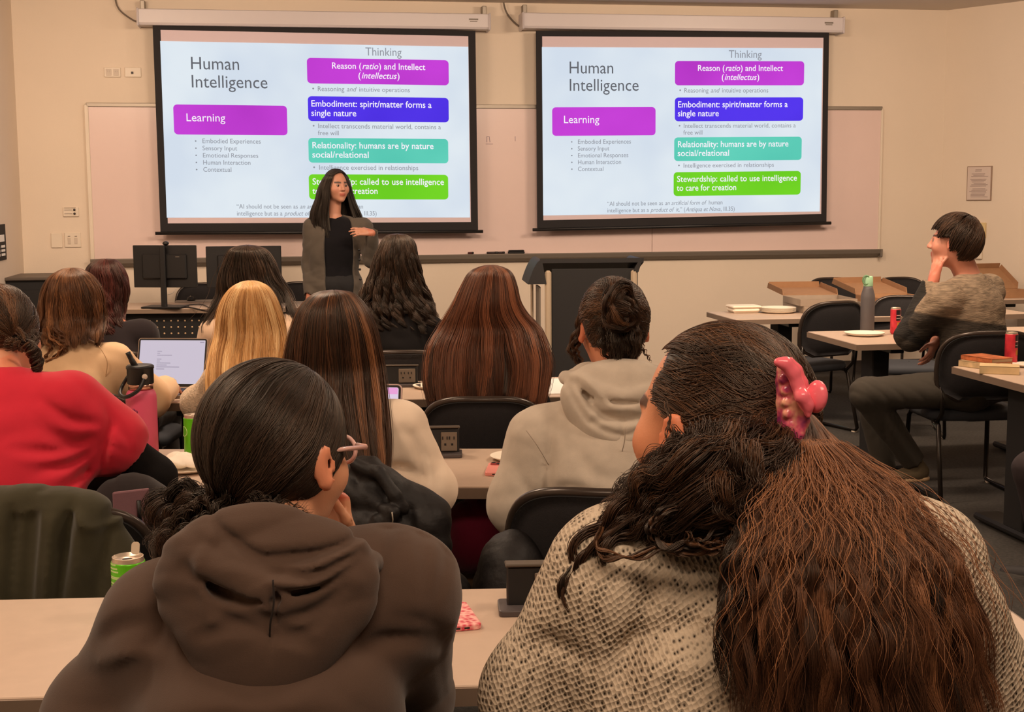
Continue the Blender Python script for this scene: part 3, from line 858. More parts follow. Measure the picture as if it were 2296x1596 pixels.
plate('data_socket', 298, 162, .125, .075, 'ivory data socket plate with one black port nearest left screen', 'socket', [('port', -.005, -.004, .018, .018, dk)])
plate('volume_panel', 159, 475, .12, .075, 'small ivory control panel with two black knobs left of whiteboard', 'control panel', [('knob', .028, .016, .009, 0, dk), ('knob', .028, -.014, .009, 0, dk), ('slider_line', -.02, .016, .06, .003, lw), ('slider_line', -.02, -.014, .06, .003, lw), ('slider_line', -.006, .032, .09, .003, lw)])
plate('blank_plate', 127, 539, .085, .115, 'blank ivory cover plate beside the light switches', 'cover plate', [])
plate('light_switch', 163, 538, .125, .115, 'ivory double light switch plate left of the whiteboard', 'light switch', [('rocker', -.026, -.006, .022, .05, grs), ('rocker', .026, -.006, .022, .05, grs), ('slot', -.026, .03, .018, .006, lw), ('slot', .026, .03, .018, .006, lw)])
# right wall: framed notice, switch plates
def on_seg(px, py, a, d):
    v = _F * FPX + _R * (px - CX) + _U * (CY - py)
    n = np.array([-d[1], d[0], 0]); t = (a - CAM).dot(n) / v.dot(n); return CAM + v * t
aR = math.atan2(dR[1], dR[0])
nR = np.array([dR[1], -dR[0], 0]); nR = nR if nR[1] < 0 else -nR
p = on_seg(2197, 411, cR, dR)
o = empty('framed_notice', p + nR * .002, aR, label='framed sheet of small print on the angled wall right of the corner', cat='notice')
mb = MB(); mb.box((0, -.006, 0), (.232, .012, .292), bev=.002); mb.build('frame', mat('thin_frame', srgb(150, 125, 108), .5), o)
mb = MB(); mb.box((0, -.013, 0), (.216, .003, .276)); mb.build('sheet', mat('notice_paper', srgb(205, 188, 178), .7), o)
mb = MB(); rs = random.Random(4)
for i in range(21):
    z = .115 - i * .0115
    if i in (2, 6, 13): continue
    w = rs.uniform(.1, .165) if i > 2 else .06
    mb.box((rs.uniform(-.01, .01), -.0152, z), (w, .001, .0045))
mb.build('printed_lines', mat('print_grey', srgb(150, 132, 126), .7), o)
for (px, py, w, h, lab, nm) in ((2203, 516, .075, .13, 'beige thermostat on the angled wall behind the seated person', 'thermostat'), (2197, 566, .06, .11, 'ivory light switch below the thermostat on angled wall', 'light_switch')):
    p = on_seg(px, py, cR, dR)
    o = empty(nm, p, aR, label=lab, cat='thermostat' if nm == 'thermostat' else 'light switch')
    mb = MB(); mb.box((0, -.012, 0), (w, .024, h), bev=.004); mb.build('cover', mat('beige_plastic', srgb(214, 190, 140), .5) if nm == 'thermostat' else m_ivory, o)
    mb = MB(); mb.box((0, -.026, .01 if nm == 'thermostat' else 0), (w * .5, .006, h * .3), bev=.001); mb.build('dial' if nm == 'thermostat' else 'rocker', grs, o)
# notice on the left wall at the photo's edge
dl = WN; v = _F * FPX + _R * (4 - CX) + _U * (CY - 543)
nl = WT; t = (cL - CAM).dot(nl) / v.dot(nl); p = CAM + v * t
o = empty('wall_poster', p + WT * .004 + WN * .1, WA + math.pi / 2, label='black and white printed poster at the left edge, on the side wall', cat='poster')
mb = MB(); mb.box((-.02, 0, 0), (.46, .006, .262), bev=.001); mb.build('backing', m_matte, o)
mb = MB()
for i in range(6): mb.box((.03 + .17 * (i % 2) - .1, -.0045, -.03 - .03 * (i // 2)), (.12, .002, .018))
mb.box((.0, -.0045, .03), (.3, .002, .05)); mb.build('printed_panel', m_paper, o)
# ------------------------------------------------------------------ furniture
def table(name, corner, L, Dp, yaw, label, legs, z=.74, th=.034, group=None, ref='fl', cat='table', panel=False):
    """corner: world xy of the given corner of the top (fl/fr/bl/br, f = nearer the camera)"""
    R = rotz(yaw)
    ox = {'l': L / 2, 'r': -L / 2}[ref[1]]; oy = {'f': Dp / 2, 'b': -Dp / 2}[ref[0]]
    c = np.array([corner[0], corner[1], 0]) + R @ np.array([ox, oy, 0])
    o = empty(name, c, yaw, label=label, cat=cat, group=group)
    mb = MB(); mb.box((0, 0, z - th / 2), (L - .006, Dp - .006, th), bev=.002); mb.build('tabletop', m_lam, o)
    mb = MB()
    for (cx, cy, sx, sy) in ((0, -Dp / 2, L, .005), (0, Dp / 2, L, .005), (-L / 2, 0, .005, Dp), (L / 2, 0, .005, Dp)):
        mb.box((cx, cy, z - th / 2 - .0015), (sx, sy, th - .003))
    mb.build('edge_band', m_edge, o)
    for lx in legs:
        mb = MB(); mb.box((lx, 0, (z - th) / 2 + .02), (.10, .16, z - th - .04), bev=.006)
        g = mb.build('leg', m_matte, o)
        mb = MB(); mb.box((lx, 0, .03), (.14, Dp * .86, .035), bev=.012); mb.build('foot', m_alud if False else m_black, o)
        mb = MB(); mb.box((lx, 0, z - th - .015), (.08, Dp * .8, .03), bev=.004); mb.build('top_bracket', m_black, o)
    if panel:
        mb = MB(); mb.box((0, Dp * .25, .5), (L * .8, .015, .3)); mb.build('modesty_panel', m_matte, o)
    return o
def yaw_of(a, b): return math.atan2(b[1] - a[1], b[0] - a[0])

# row 1 (nearest)
a = PZ(0, 1343); b = PZ(2165, 1294)
y1 = yaw_of(a, b); L1 = 2.9
table('classroom_table', b, L1, .56, y1, 'long laminate table nearest the camera, in front of the two big heads', (-1.1, -.1, 1.05), ref='br')
# row 2
a = PZ(380, 1004); b = PZ(1010, 1003); y2 = yaw_of(a, b); b2 = PZ(1730, 1004)
ROW2 = table('classroom_table', b2, 3.0, .58, y2, 'long laminate table in the second row with plate of napkins and pink phone', (-1.35, -.72, 1.0), ref='br')
# row 3
a = PZ(400, 901); b = PZ(915, 893); y3 = yaw_of(a, b)
c3 = PZ(1330, 888)
table('classroom_table', c3, 3.3, .6, y3, 'laminate table in the third row carrying the open laptop', (-1.3, 0, 1.3), ref='fr')
# row 4, hidden behind people
c4 = P(1130, 800, 7.0)
table('classroom_table', (c4[0], 6.95), 2.9, .55, math.radians(6), 'laminate table in the fourth row, mostly hidden behind seated people', (-1.2, 1.2), ref='fr')
# right-hand tables
tA = PZ(1810, 743); tB = PZ(1928, 773)
table('cafe_table', tA, 1.5, .72, WA, 'table with grey water bottle, paper plate and pink can at right', (-.48, .5), ref='bl')
tC = PZ(2135, 821)
table('cafe_table', tC, 1.5, .75, WA, 'table at right edge holding stack of books and a can', (-.58, .5), ref='bl')
tD = PZ(1585, 699)
table('cafe_table', tD, 2.1, .62, WA, 'far table against the front wall with plates and pizza boxes', (-.62, .7), ref='bl')
tE = PZ(2236, 672)
table('cafe_table', tE, 1.3, .6, WA, 'table behind the seated person at far right with open pizza box', (-.5, .4), ref='fl')

# ---- chairs
def chair_parts(o, w=.44, back_h=.34, top=.87, seat_z=.455, tilt=.16):
    # backrest outline: rounded top, narrower foot
    h = back_h
    pts = []
    n = 28
    for i in range(n + 1):
        t = math.pi * i / n
        x = math.cos(t); z = math.sin(t)
        pts.append((w / 2 * math.copysign(abs(x) ** .62, x), h * .42 + h * .58 * abs(z) ** .62))
    pts += [(-w / 2 * .97, h * .2), (-w / 2 * .86, .03), (-w / 2 * .6, 0), (w / 2 * .6, 0), (w / 2 * .86, .03), (w / 2 * .97, h * .2)]
    R = rotx(tilt)
    def bp(x, z, dy=0):  # curved, tilted back; local: sitter faces +y, back at y=-.2
        q = R @ np.array([x, dy - .055 * (1 - (x / (w / 2)) ** 2), z])
        return q + np.array([0, -.2, top - h * math.cos(tilt)])
    nr = 7; c0 = (0, h * .5); V = []; Fc = []
    N = len(pts)
    for side, dy in ((0, -.018), (1, .022)):
        for j in range(nr + 1):
            f = j / nr
            for (x, z) in pts:
                X = x * f; Z = c0[1] + (z - c0[1]) * f
                bulge = (.016 * (1 - f ** 4)) * (1 if side else -1)
                V.append(bp(X, Z, dy + bulge))
    o_ = (nr + 1) * N
    for s_ in (0, 1):
        for j in range(nr):
            for i in range(N):
                k = (i + 1) % N; a, b, c, d = s_ * o_ + j * N + i, s_ * o_ + j * N + k, s_ * o_ + (j + 1) * N + k, s_ * o_ + (j + 1) * N + i
                Fc.append((a, b, c, d) if s_ else (d, c, b, a))
    for i in range(N):
        k = (i + 1) % N; a, b = nr * N + i, nr * N + k; Fc.append((a, b, b + o_, a + o_))
    mb = MB(); mb.add(V, Fc, True); mb.build('backrest', m_chairf, o)
    rim = [bp(x * 1.012, h * .5 + (z - h * .5) * 1.02, 0.002) for (x, z) in pts]
    mb = MB(); mb.tube(rim, .0135, 8, closed=True); mb.build('back_rim', m_rim, o)
    # seat
    mb = MB(); pl = rrect(w * 1.02, .43, .11, 6); N = len(pl); V = []; Fc = []
    prof = [(.6, -.03), (.96, -.028), (1, -.01), (1, .008), (.95, .024), (.6, .032), (.02, .034)]
    for f, z in prof:
        for x, y in pl: V.append((x * f, .03 + y * f, seat_z - .02 + z))
    for j in range(len(prof) - 1):
        for i in range(N): Fc.append((j * N + i, j * N + (i + 1) % N, (j + 1) * N + (i + 1) % N, (j + 1) * N + i))
    Fc.append(tuple(range(N - 1, -1, -1))); mb.add(V, Fc, True); mb.build('seat', m_seat, o)
    for s_ in (-1, 1):
        x = s_ * (w / 2 - .03); r = .0115
        fl = [(x, .2, seat_z - .05), (x * 1.02, .225, seat_z - .075), (x * 1.08, .25, .03), (x * 1.08, .235, .0125), (x * 1.08, -.24, .0125), (x * 1.06, -.26, .03), (x, -.17, seat_z - .07), (x, -.14, seat_z - .05)]
        mb = MB(); mb.tube(fl, r, 8); mb.build('sled_leg', m_chrome, o)
        b0 = bp(s_ * w * .46, h * .25); mb = MB()
        mb.tube([(x, .12, seat_z - .05), (x, -.16, seat_z - .05), (x * 1.0, -.215, seat_z), b0 + np.array([0, .0, 0])], .0105, 8); mb.build('back_post', m_chrome, o)
        mb = MB(); mb.box((x * 1.08, -.23, .004), (.022, .03, .008)); mb.box((x * 1.08, .21, .004), (.022, .03, .008)); mb.build('glide', m_ivory, o)
_CH = []
def chair(loc, rz, label, w=.44, group=None):
    if not _CH:
        o = empty('chair', loc, rz, label=label, cat='chair', group=group); chair_parts(o); _CH.append(o)
    else:
        o = _CH[0].copy(); COL.objects.link(o); o['label'] = label
        for c in list(_CH[0].children):
            d = c.copy(); COL.objects.link(d); d.parent = o
        o.location = loc; o.rotation_euler = (0, 0, rz)
    o.scale = (w / .44, 1, 1) if abs(w - .44) > .01 else (1, 1, 1)
    return o
def chair_at(px, pytop, D, rz, label, w=.44):
    q = P(px, pytop, D); R = rotz(rz)
    c = np.array([q[0], D, 0]) + R @ np.array([0, .25, 0])
    return chair((c[0], c[1], 0), rz, label, w)
chair_at(1082, 870, 4.55, math.radians(0), 'empty black chair in front of the auburn-haired person, wide rounded back', .42)
chair_at(905, 771, 5.95, 0, 'black chair behind curly-haired person in black, back just showing', .42)
chair_at(1345, 1085, 3.1, math.radians(-10), 'black chair behind the grey hoodie, beside the knit sweater')
chair_at(100, 1080, 2.95, math.radians(4), 'black chair at left draped with dark olive jacket', .46)
chair_at(700, 1040, 3.2, 0, 'black chair in second row under the black puffer jacket')
chair_at(1868, 606, 10.9, WA + math.pi, 'black chair against front wall behind pizza boxes, left one')
chair_at(2020, 601, 10.9, WA + math.pi, 'black chair against front wall behind pizza boxes, right one')
chair_at(1868, 672, 8.55, math.radians(28), 'black chair left of grey water bottle with blueish seat', .48)
chair_at(2030, 700, 8.9, math.radians(170), 'black chair facing the seated person across the table')
chair_at(2218, 742, 6.62, math.radians(4), 'black chair of the seated person in marled sweater, tube legs showing', .49)
chair_at(458, 622, 10.72, math.radians(188), 'dark office chair behind the teacher desk, left of presenter')
chair_at(676, 640, 10.78, math.radians(172), 'dark chair behind the teacher desk partly hidden by presenter')
chair_at(572, 870, 4.72, 0, 'black chair under the blonde person in the third row', .40)
chair_at(180, 870, 4.70, 0, 'black chair under the person in the beige sweatshirt', .42)
chair_at(250, 820, 6.0, 0, 'black chair under the person with dark red hair', .42)
chair_at(562, 820, 6.0, 0, 'black chair under the person with messy dark hair', .42)
chair_at(610, 1760, 1.36, 0, 'black chair under the person in the brown hoodie, below the frame')
chair_at(1690, 1760, 1.28, 0, 'black chair under the person in the knit sweater, below the frame', .5)
q = P(2600, 990, 5.35)
chair((q[0] - .02, q[1], 0), math.radians(88), 'black chair of the person cut off by the right edge')

# ---- teacher's desk, monitors
dA = PZ(150, 694); dB = PZ(440, 691)
yD = yaw_of(dA, dB)
dk_r = PZ(694, 689)
desk = table('teacher_desk', dk_r, 1.85, .62, yD, 'teacher desk at front left with two monitors and perforated black panel', (), ref='fr', cat='desk')
cD = np.array(desk.location)
mb = MB(); mb.box((0, -.24, .56), (1.76, .012, .3)); mb.build('modesty_panel', m_matte, desk)
holes = []
mb = MB()
for r in range(3):
    for i in range(33): mb.lathe([(.0065, 0), (.0065, .003)], (-.83 + .0515 * i, -.2455, .645 - .047 * r), 8, rotx(math.pi / 2))
mb.build('punched_holes', mat('hole_light', srgb(225, 190, 150), .7), desk, kind='stuff')
for x in (-.86, .86):
    mb = MB(); mb.box((x, 0, .35), (.04, .55, .70), bev=.003); mb.build('side_panel', m_matte, desk)
def monitor(px0, px1, pt, pb, D, rz, label, basepx, basepy):
    q0 = P(px0, pt, D); q1 = P(px1, pt, D); w = np.linalg.norm(q1 - q0) / math.cos(rz - 0); c = (q0 + q1) / 2
    h = P(px0, pt, D)[2] - P(px0, pb, D)[2]
    o = empty('monitor', (c[0], D + .03, .7405), rz, label=label, cat='monitor')
    zt = c[2] - .7405
    mb = MB(); mb.box((0, .0, zt - h / 2), (w, .018, h), bev=.004); mb.box((0, -.015, zt - h / 2), (w * .7, .03, h * .6), bev=.01); mb.build('display_back', m_black, o)
    mb = MB(); mb.box((0, .0105, zt - h / 2), (w * .97, .002, h * .94)); mb.build('display_glass', mat('dark_glass', srgb(8, 8, 10), .1), o)
    mb = MB(); mb.box((0, -.045, (zt - .02) / 2), (.042, .03, zt - .02 + .04), bev=.006); mb.build('stand', m_black, o)
    mb = MB(); mb.box((0, -.03, .008), (.30, .2, .014), bev=.004); mb.build('base', m_black, o)
    mb = MB(); mb.box((w * .22, -.032, zt - h * .27), (.03, .002, .006)); mb.build('badge', m_alud, o)
    return o
m1 = monitor(293, 440, 550, 645, 9.95, math.radians(-7), 'left monitor seen from behind with webcam, on teacher desk', 360, 685)
mb = MB(); mb.lathe([(.012, 0), (.022, .006), (.024, .016), (.018, .026), (.006, .03)], (.01, 0, P(365, 550, 9.95)[2] - .7405), 14); mb.build('webcam', m_black, m1)
mb = MB(); mb.tube(spline([(.03, -.04, .1), (.07, -.05, .115), (.1, -.05, .15)], 5), .003, 6); mb.build('cable', mat('white_cable', srgb(190, 180, 170), .5), m1)
monitor(461, 627, 552, 645, 9.95, math.radians(6), 'right monitor behind dark-haired person on teacher desk', 540, 685)
q = PZ(430, 674, .745)
o = empty('mouse_pad', (q[0] + .03, q[1] - .02, .7403), .2, label='grey mouse pad with cable clutter right of left monitor', cat='mouse pad')
mb = MB(); mb.prism(rrect(.3, .22, .02), (0, 0, .003), (1, 0, 0), (0, 1, 0), (0, 0, 1), .005); mb.build('pad', mat('pad_grey', srgb(170, 160, 150), .8), o)
o = empty('computer_mouse', (q[0], q[1] - .02, .7465), 0, label='black computer mouse with pale edge on the mouse pad', cat='mouse')
fld = Field((-.05, -.08, -.01), (.05, .08, .06), .004); fld.ell((0, 0, .008), (.032, .056, .03)); fld.half((0, 0, .001), (0, 0, -1)); fld.mesh('shell', m_black, None).parent = o
mb = MB(); mb.tube([(0, -.02, .037), (0, -.035, .033)], .005, 8); mb.build('scroll_wheel', m_alu, o)
mb = MB(); dz = .747
pts = [PZ(p_[0], p_[1], dz) for p_ in ((365, 683), (400, 686), (430, 690), (462, 697), (500, 700))]
mb.tube(spline(pts, 6), .006, 6); pts = [PZ(p_[0], p_[1], dz) for p_ in ((380, 688), (420, 684), (450, 682), (470, 690))]
mb.tube(spline(pts, 6), .004, 6); mb.build('desk_cables', m_black, None, label='black cables trailing over the teacher desk edge by left monitor', cat='cable')

# equipment cabinet at the left
cq = P(104, 619, 10.1)
o = empty('equipment_rack', (cq[0] - .42, 10.15, 0), math.radians(9), label='low black equipment cabinet with latches at the front left corner', cat='cabinet')
H = cq[2]
mb = MB(); mb.box((0, 0, H / 2), (.9, .55, H - .02), bev=.01); mb.build('body', m_matte, o)
mb = MB(); mb.box((0, 0, H - .01), (.94, .6, .024), bev=.006); mb.build('lid', mat('rack_top', srgb(84, 74, 66), .5), o)
for x in (-.15, .05, .3):
    mb = MB(); mb.box((x, -.28, H - .17), (.02, .012, .05), bev=.003); mb.build('latch', m_alud, o)
for x in (-.2, .22):
    mb = MB(); mb.box((x, -.277, H / 2 - .02), (.38, .008, H - .14), bev=.003); mb.build('door', m_black, o)

# ---- lectern
lq = P(1318, 583, 9.15)
o = empty('lectern', (lq[0], 9.25, 0), math.radians(4), label='black lectern with brushed metal posts in front of the whiteboard', cat='lectern')
H = lq[2]
def LX(px): return (px - 1318) / FPX * 9.15
mb = MB()
poly = [(LX(1205), 0.0), (LX(1433), .0), (LX(1433) - .01, -.035), (LX(1205) - .01, -.03)]
# sloping top with flared wings, thick
V = []
for (x, y, z) in ((LX(1203), .26, -.12), (LX(1432), .26, -.12), (LX(1432), -.28, .02), (LX(1203), -.28, .02)):
    V.append((x, y, H + z)); 
V2 = [(x, y, z - .03) for x, y, z in V]
mb.add(V + V2, [(3, 2, 1, 0), (4, 5, 6, 7), (0, 1, 5, 4), (1, 2, 6, 5), (2, 3, 7, 6), (3, 0, 4, 7)]); mb.build('top', mat('lectern_top', srgb(28, 24, 24), .55), o)
for sx, xa, xb, zb in ((-1, LX(1207), LX(1176), -.165), (1, LX(1430), LX(1408), -.09)):
    arc = [(xa + (xb - xa) * (t / 8) ** .8, -.0 + zb * (t / 8) ** 1.5) for t in range(9)]
    poly = arc + [(xa - sx * .03, zb)]
    mb = MB(); mb.prism(poly, (0, -.27, H + .015), (1, 0, 0), (0, 0, 1), (0, 1, 0), .03); 
    V = [(a_[0], y_, H + .015 + a_[1]) for y_ in (-.27, .25) for a_ in arc]; n_ = len(arc)
    mb.add(V, [(i, i + 1, n_ + i + 1, n_ + i) for i in range(n_ - 1)], True)
    mb.build('wing', mat('lectern_top', srgb(28, 24, 24), .55), o)
mb = MB(); mb.box(((LX(1229) + LX(1420)) / 2, -.25, (H - .05 + .08) / 2), (LX(1420) - LX(1229), .03, H - .13), bev=.003); mb.build('front_panel', mat('lectern_black', srgb(24, 21, 21), .75), o)
for x in (LX(1221), LX(1411)):
    mb = MB(); mb.box((x, -.262, (H - .06) / 2 + .02), (.042, .05, H - .1), bev=.012); mb.build('front_post', mat('brushed_metal', srgb(196, 176, 152), .4, metal=.35), o)
mb = MB(); mb.box((LX(1192), -.02, (H - .16) / 2 + .02), (.018, .04, H - .2), bev=.006); mb.build('rear_post', _MC['brushed_metal'], o)
mb = MB(); mb.box((LX(1203), -.13, (H - .16) / 2 + .02), (.012, .24, H - .22)); mb.build('side_panel', m_alud, o)
mb = MB(); mb.box((0, -.05, .03), (.78, .55, .05), bev=.01); mb.build('base', m_matte, o)

# ------------------------------------------------------------------ things on tables
def can(name, loc, r, h, body_m, label, lid=m_alu, rz=0.0, tab=False, art=None, group=None):
    o = empty(name, loc, rz, label=label, cat='can', group=group)
    k = r * .12
    mb = MB(); mb.lathe([(r * .72, .0), (r * .8, .001), (r, .010), (r, h - .012), (r * .98, h - .009)], n=40, cap=True); mb.build('body', body_m, o)
    mb = MB(); mb.lathe([(r * .985, h - .0115), (r * .9, h - .002), (r * .92, h), (r * .88, h + .0005), (r * .86, h - .004), (.0005, h - .0042)], n=40, cap=False); mb.build('rim_and_lid', mat('can_lid', srgb(214, 196, 176), .35, metal=.7), o)
    mb = MB(); mb.lathe([(r * .3, 0), (r * .3, .0008)], (r * .05, -r * .3, h - .0042), 16); mb.build('opening', m_matte, o)
    mb = MB(); mb.prism(rrect(r * .5, r * .75, r * .2), (0, r * .25, h - .001) if not tab else (r * .35, r * .45, h + .012), (1, 0, 0), (0, 1, 0) if not tab else (0, .35, .94), (0, 0, 1) if not tab else (0, -.94, .35), .0012); mb.build('pull_tab', mat('tab_metal', srgb(225, 205, 180), .4, metal=.5), o)
    if art: art(o, r, h)
    return o
m_cang = mat('green_can_paint', srgb(96, 196, 22), .3, var=.08, vscale=20, metal=.2)
m_canlt = mat('pale_green_print', srgb(196, 226, 150), .4)
def cyl_place(r, a0): return lambda x, y: np.array([r * math.sin(a0 + x / r), -r * math.cos(a0 + x / r), y])
def green_art(o, r, h):
    mb = MB()
    for i, (w, z) in enumerate(((.020, .90), (.024, .84), (.026, .79), (.030, .70), (.030, .68), (.026, .6), (.028, .55), (.026, .5), (.026, .42), (.028, .37), (.024, .32), (.026, .25))):
        a0 = -.75
        n = 5; pl_ = cyl_place(r * 1.006, a0); x0 = -.012
        vs = [pl_(x0 + w * k_ / n, h * z + dz_) for dz_ in (0, .0032) for k_ in range(n + 1)]
        mb.add(vs, [(k_, k_ + 1, n + 2 + k_, n + 1 + k_) for k_ in range(n)])
    mb.build('small_print', m_canlt, o)
    mb = MB(); pl_ = cyl_place(r * 1.008, .42)
    for rr in (.0105, .0045):
        mb.tube([pl_(rr * math.cos(t), h * .74 + rr * math.sin(t)) for t in np.linspace(0, 6.28, 21)[:-1]], .0009, 4, closed=True)
    for k_ in range(5):
        mb.tube([pl_(.0075 * math.cos(k_ * 1.257 + t) * (1 if True else 0), h * .74 + .0075 * math.sin(k_ * 1.257 + t)) for t in (0, .5)], .0012, 4)
    mb.tube([pl_(-.007, h * .6), pl_(.007, h * .6)], .0012, 4); mb.tube([pl_(-.006, h * .565), pl_(.006, h * .565)], .001, 4)
    mb.build('round_emblem', m_canlt, o)
q = PZ(292, 1384)
can('soda_can', (q[0], q[1], .7405), .0325, .122, m_cang, 'green drink can with pull tab up, left of the brown hoodie', tab=True, art=green_art, rz=0)
q = PZ(436, 1024)
def green_art2(o, r, h):
    mb = MB(); pl_ = cyl_place(r * 1.006, -1.0)
    mb.tube([pl_(.016 * math.cos(t), h * .62 + .016 * math.sin(t)) for t in np.linspace(0, 6.28, 21)[:-1]], .0012, 4, closed=True)
    pl_ = cyl_place(r * 1.004, .1)
    V = [pl_(x_, z_ * h) for x_, z_ in ((-.012, .05), (-.006, .12), (-.004, .3), (.0, .38), (.004, .28), (.012, .2), (.014, .05))]
    mb.add(V, [tuple(range(7))]); mb.build('printed_art', m_canlt, o)
can('soda_can', (q[0], q[1], .7405), .0305, .135, m_cang, 'green drink can behind plate of napkins, second row', art=green_art2)
m_canr = mat('red_can_paint', srgb(206, 52, 66), .35, var=.15, vscale=40, metal=.2)
m_cand = mat('can_black_print', srgb(34, 26, 30), .4)
m_cano = mat('can_fruit_print', srgb(190, 120, 40), .5)
def red_art(o, r, h):
    def patch(x0, x1, z0, z1, m, nm):
        mb = MB(); n = 6; pl_ = cyl_place(r * 1.008, .25)
        vs = [pl_(x0 + (x1 - x0) * k_ / n, z) for z in (z0, z1) for k_ in range(n + 1)]
        mb.add(vs, [(k_, k_ + 1, n + 2 + k_, n + 1 + k_) for k_ in range(n)]); mb.build(nm, m, o)
    patch(-.012, .022, h * .74, h * .92, m_cand, 'dark_band'); patch(-.012, .022, h * .52, h * .70, m_cand, 'dark_band')
    patch(-.008, .02, h * .71, h * .73, m_paper, 'white_line'); patch(-.010, .016, h * .60, h * .615, m_paper, 'white_line')
    patch(-.006, .014, h * .30, h * .46, m_cano, 'fruit_print')
q = PZ(2007, 749)
can('soda_can', (q[0], q[1], .7405), .0295, .155, m_canr, 'slim pink and black can beside the seated person elbow', art=red_art)
q = PZ(2266, 817)
can('soda_can', (q[0] + .0, q[1] - .0, .7405), .0295, .155, m_canr, 'slim red and grey can behind the books at right edge', art=red_art, rz=.4)

def plate_obj(loc, r, label, n=1, cat='plate', name='paper_plate', group=None):
    o = empty(name, loc, 0, label=label, cat=cat, group=group)
    for i in range(n):
        mb = MB(); z = i * .005
        mb.lathe([(.001, z + .003), (r * .68, z + .003), (r * .74, z + .006), (r * .97, z + .014), (r, z + .0145), (r * .99, z + .0125), (r * .74, z + .002), (r * .68, z), (.001, z)], n=48, cap=False); mb.build('plate_disc', m_plate, o)
    return o
q = PZ(412, 1052)
plate_obj((q[0], q[1], .7402), .115, 'paper plate heaped with crumpled napkins on second-row table')
fld = Field(np.array([q[0] - .11, q[1] - .11, .74]), np.array([q[0] + .11, q[1] + .11, .82]), .004)
rs = np.random.RandomState(3)
for i in range(16):
    a = rs.rand() * 6.28; r_ = rs.rand() * .055
    fld.ell((q[0] + r_ * math.cos(a), q[1] + r_ * math.sin(a), .762 + rs.rand() * .012), (.034, .026, .010), rotz(rs.rand() * 3) @ rotx(rs.randn() * .5), k=.006)
fld.wrinkle(.0015, 40, 2, (1, .4, .3))
e = empty('crumpled_napkins', (q[0], q[1], .746), 0, label='heap of crumpled white napkins on the second-row plate', cat='napkins')
fld.mesh('napkin_heap', m_plate, e)
q = PZ(1160, 1030); plate_obj((q[0], q[1], .7402), .085, 'small paper plate peeking out left of the grey hoodie')
q = PZ(1938, 752); plate_obj((q[0], q[1], .7402), .115, 'paper plate on the right table in front of water bottle', n=2)
q = PZ(2300, 822); plate_obj((q[0] + .02, q[1], .7402), .08, 'paper plate cut by the right edge of the picture')
q = PZ(1744, 701); o = plate_obj((q[0], q[1], .7402), .125, 'stack of round paper plates on the far table', n=6, name='plate_stack', cat='plates')
q = PZ(962, 870); plate_obj((q[0], q[1], .7402), .07, 'small paper plate at auburn hair left edge, third row')
q = PZ(1667, 700)
o = empty('foam_box', (q[0], q[1], .7402), WA, label='white foam food box left of the plate stack on far table', cat='box')
mb = MB(); mb.box((0, 0, .018), (.2, .16, .034), bev=.015); mb.build('tray', m_plate, o)
mb = MB(); mb.box((0, 0, .042), (.21, .165, .016), bev=.007); mb.build('lid', m_plate, o)

# phones
def phone(loc, rz, w, l, m, label, cams=True):
    o = empty('phone', loc, rz, label=label, cat='phone')
    mb = MB(); mb.prism(rrect(w, l, .012), (0, 0, .0055), (1, 0, 0), (0, 1, 0), (0, 0, 1), .011); mb.build('case', m, o, bevel=.002)
    if cams:
        mb = MB(); mb.prism(rrect(.032, .034, .008), (-w / 2 + .024, l / 2 - .026, .0118), (1, 0, 0), (0, 1, 0), (0, 0, 1), .003); mb.build('camera_bump', mat('camera_pink', srgb(150, 60, 60), .3), o)
        for a_, b_ in ((-.008, .008), (.008, -.007)):
            mb = MB(); mb.lathe([(.006, 0), (.006, .002)], (-w / 2 + .024 + a_, l / 2 - .026 + b_, .0133), 14); mb.build('lens', m_black, o)
    mb = MB()
    for x_ in (-.01, .008): mb.box((x_, -l / 2 - .0003, .0055), (.01, .001, .003))
    mb.build('port', m_black, o)
    return o
q = PZ(1112, 1056)
phone((q[0] + .01, q[1] + .0, .7402), math.radians(-4), .075, .15, mat('pink_case', srgb(236, 150, 140), .4), 'pink phone face down on second-row table beside grey hoodie')
q = PZ(1020, 1388)
m_flor = mat('floral_case', srgb(226, 96, 110), .4, var=.0)
nt = m_flor.node_tree; vn = nt.nodes.new('ShaderNodeTexVoronoi'); vn.inputs['Scale'].default_value = 90; cr = nt.nodes.new('ShaderNodeValToRGB')
cr.color_ramp.elements[0].color = srgb(214, 60, 84); cr.color_ramp.elements[1].color = srgb(250, 190, 180); cr.color_ramp.elements[0].position = .2; cr.color_ramp.elements[1].position = .7
tc = nt.nodes.new('ShaderNodeTexCoord'); nt.links.new(tc.outputs['Object'], vn.inputs['Vector']); nt.links.new(vn.outputs['Distance'], cr.inputs[0]); nt.links.new(cr.outputs[0], nt.nodes['Principled BSDF'].inputs['Base Color'])
phone((q[0], q[1], .7402), math.radians(14), .075, .15, m_flor, 'phone in pink floral case at the brown hoodie right elbow', cams=False)

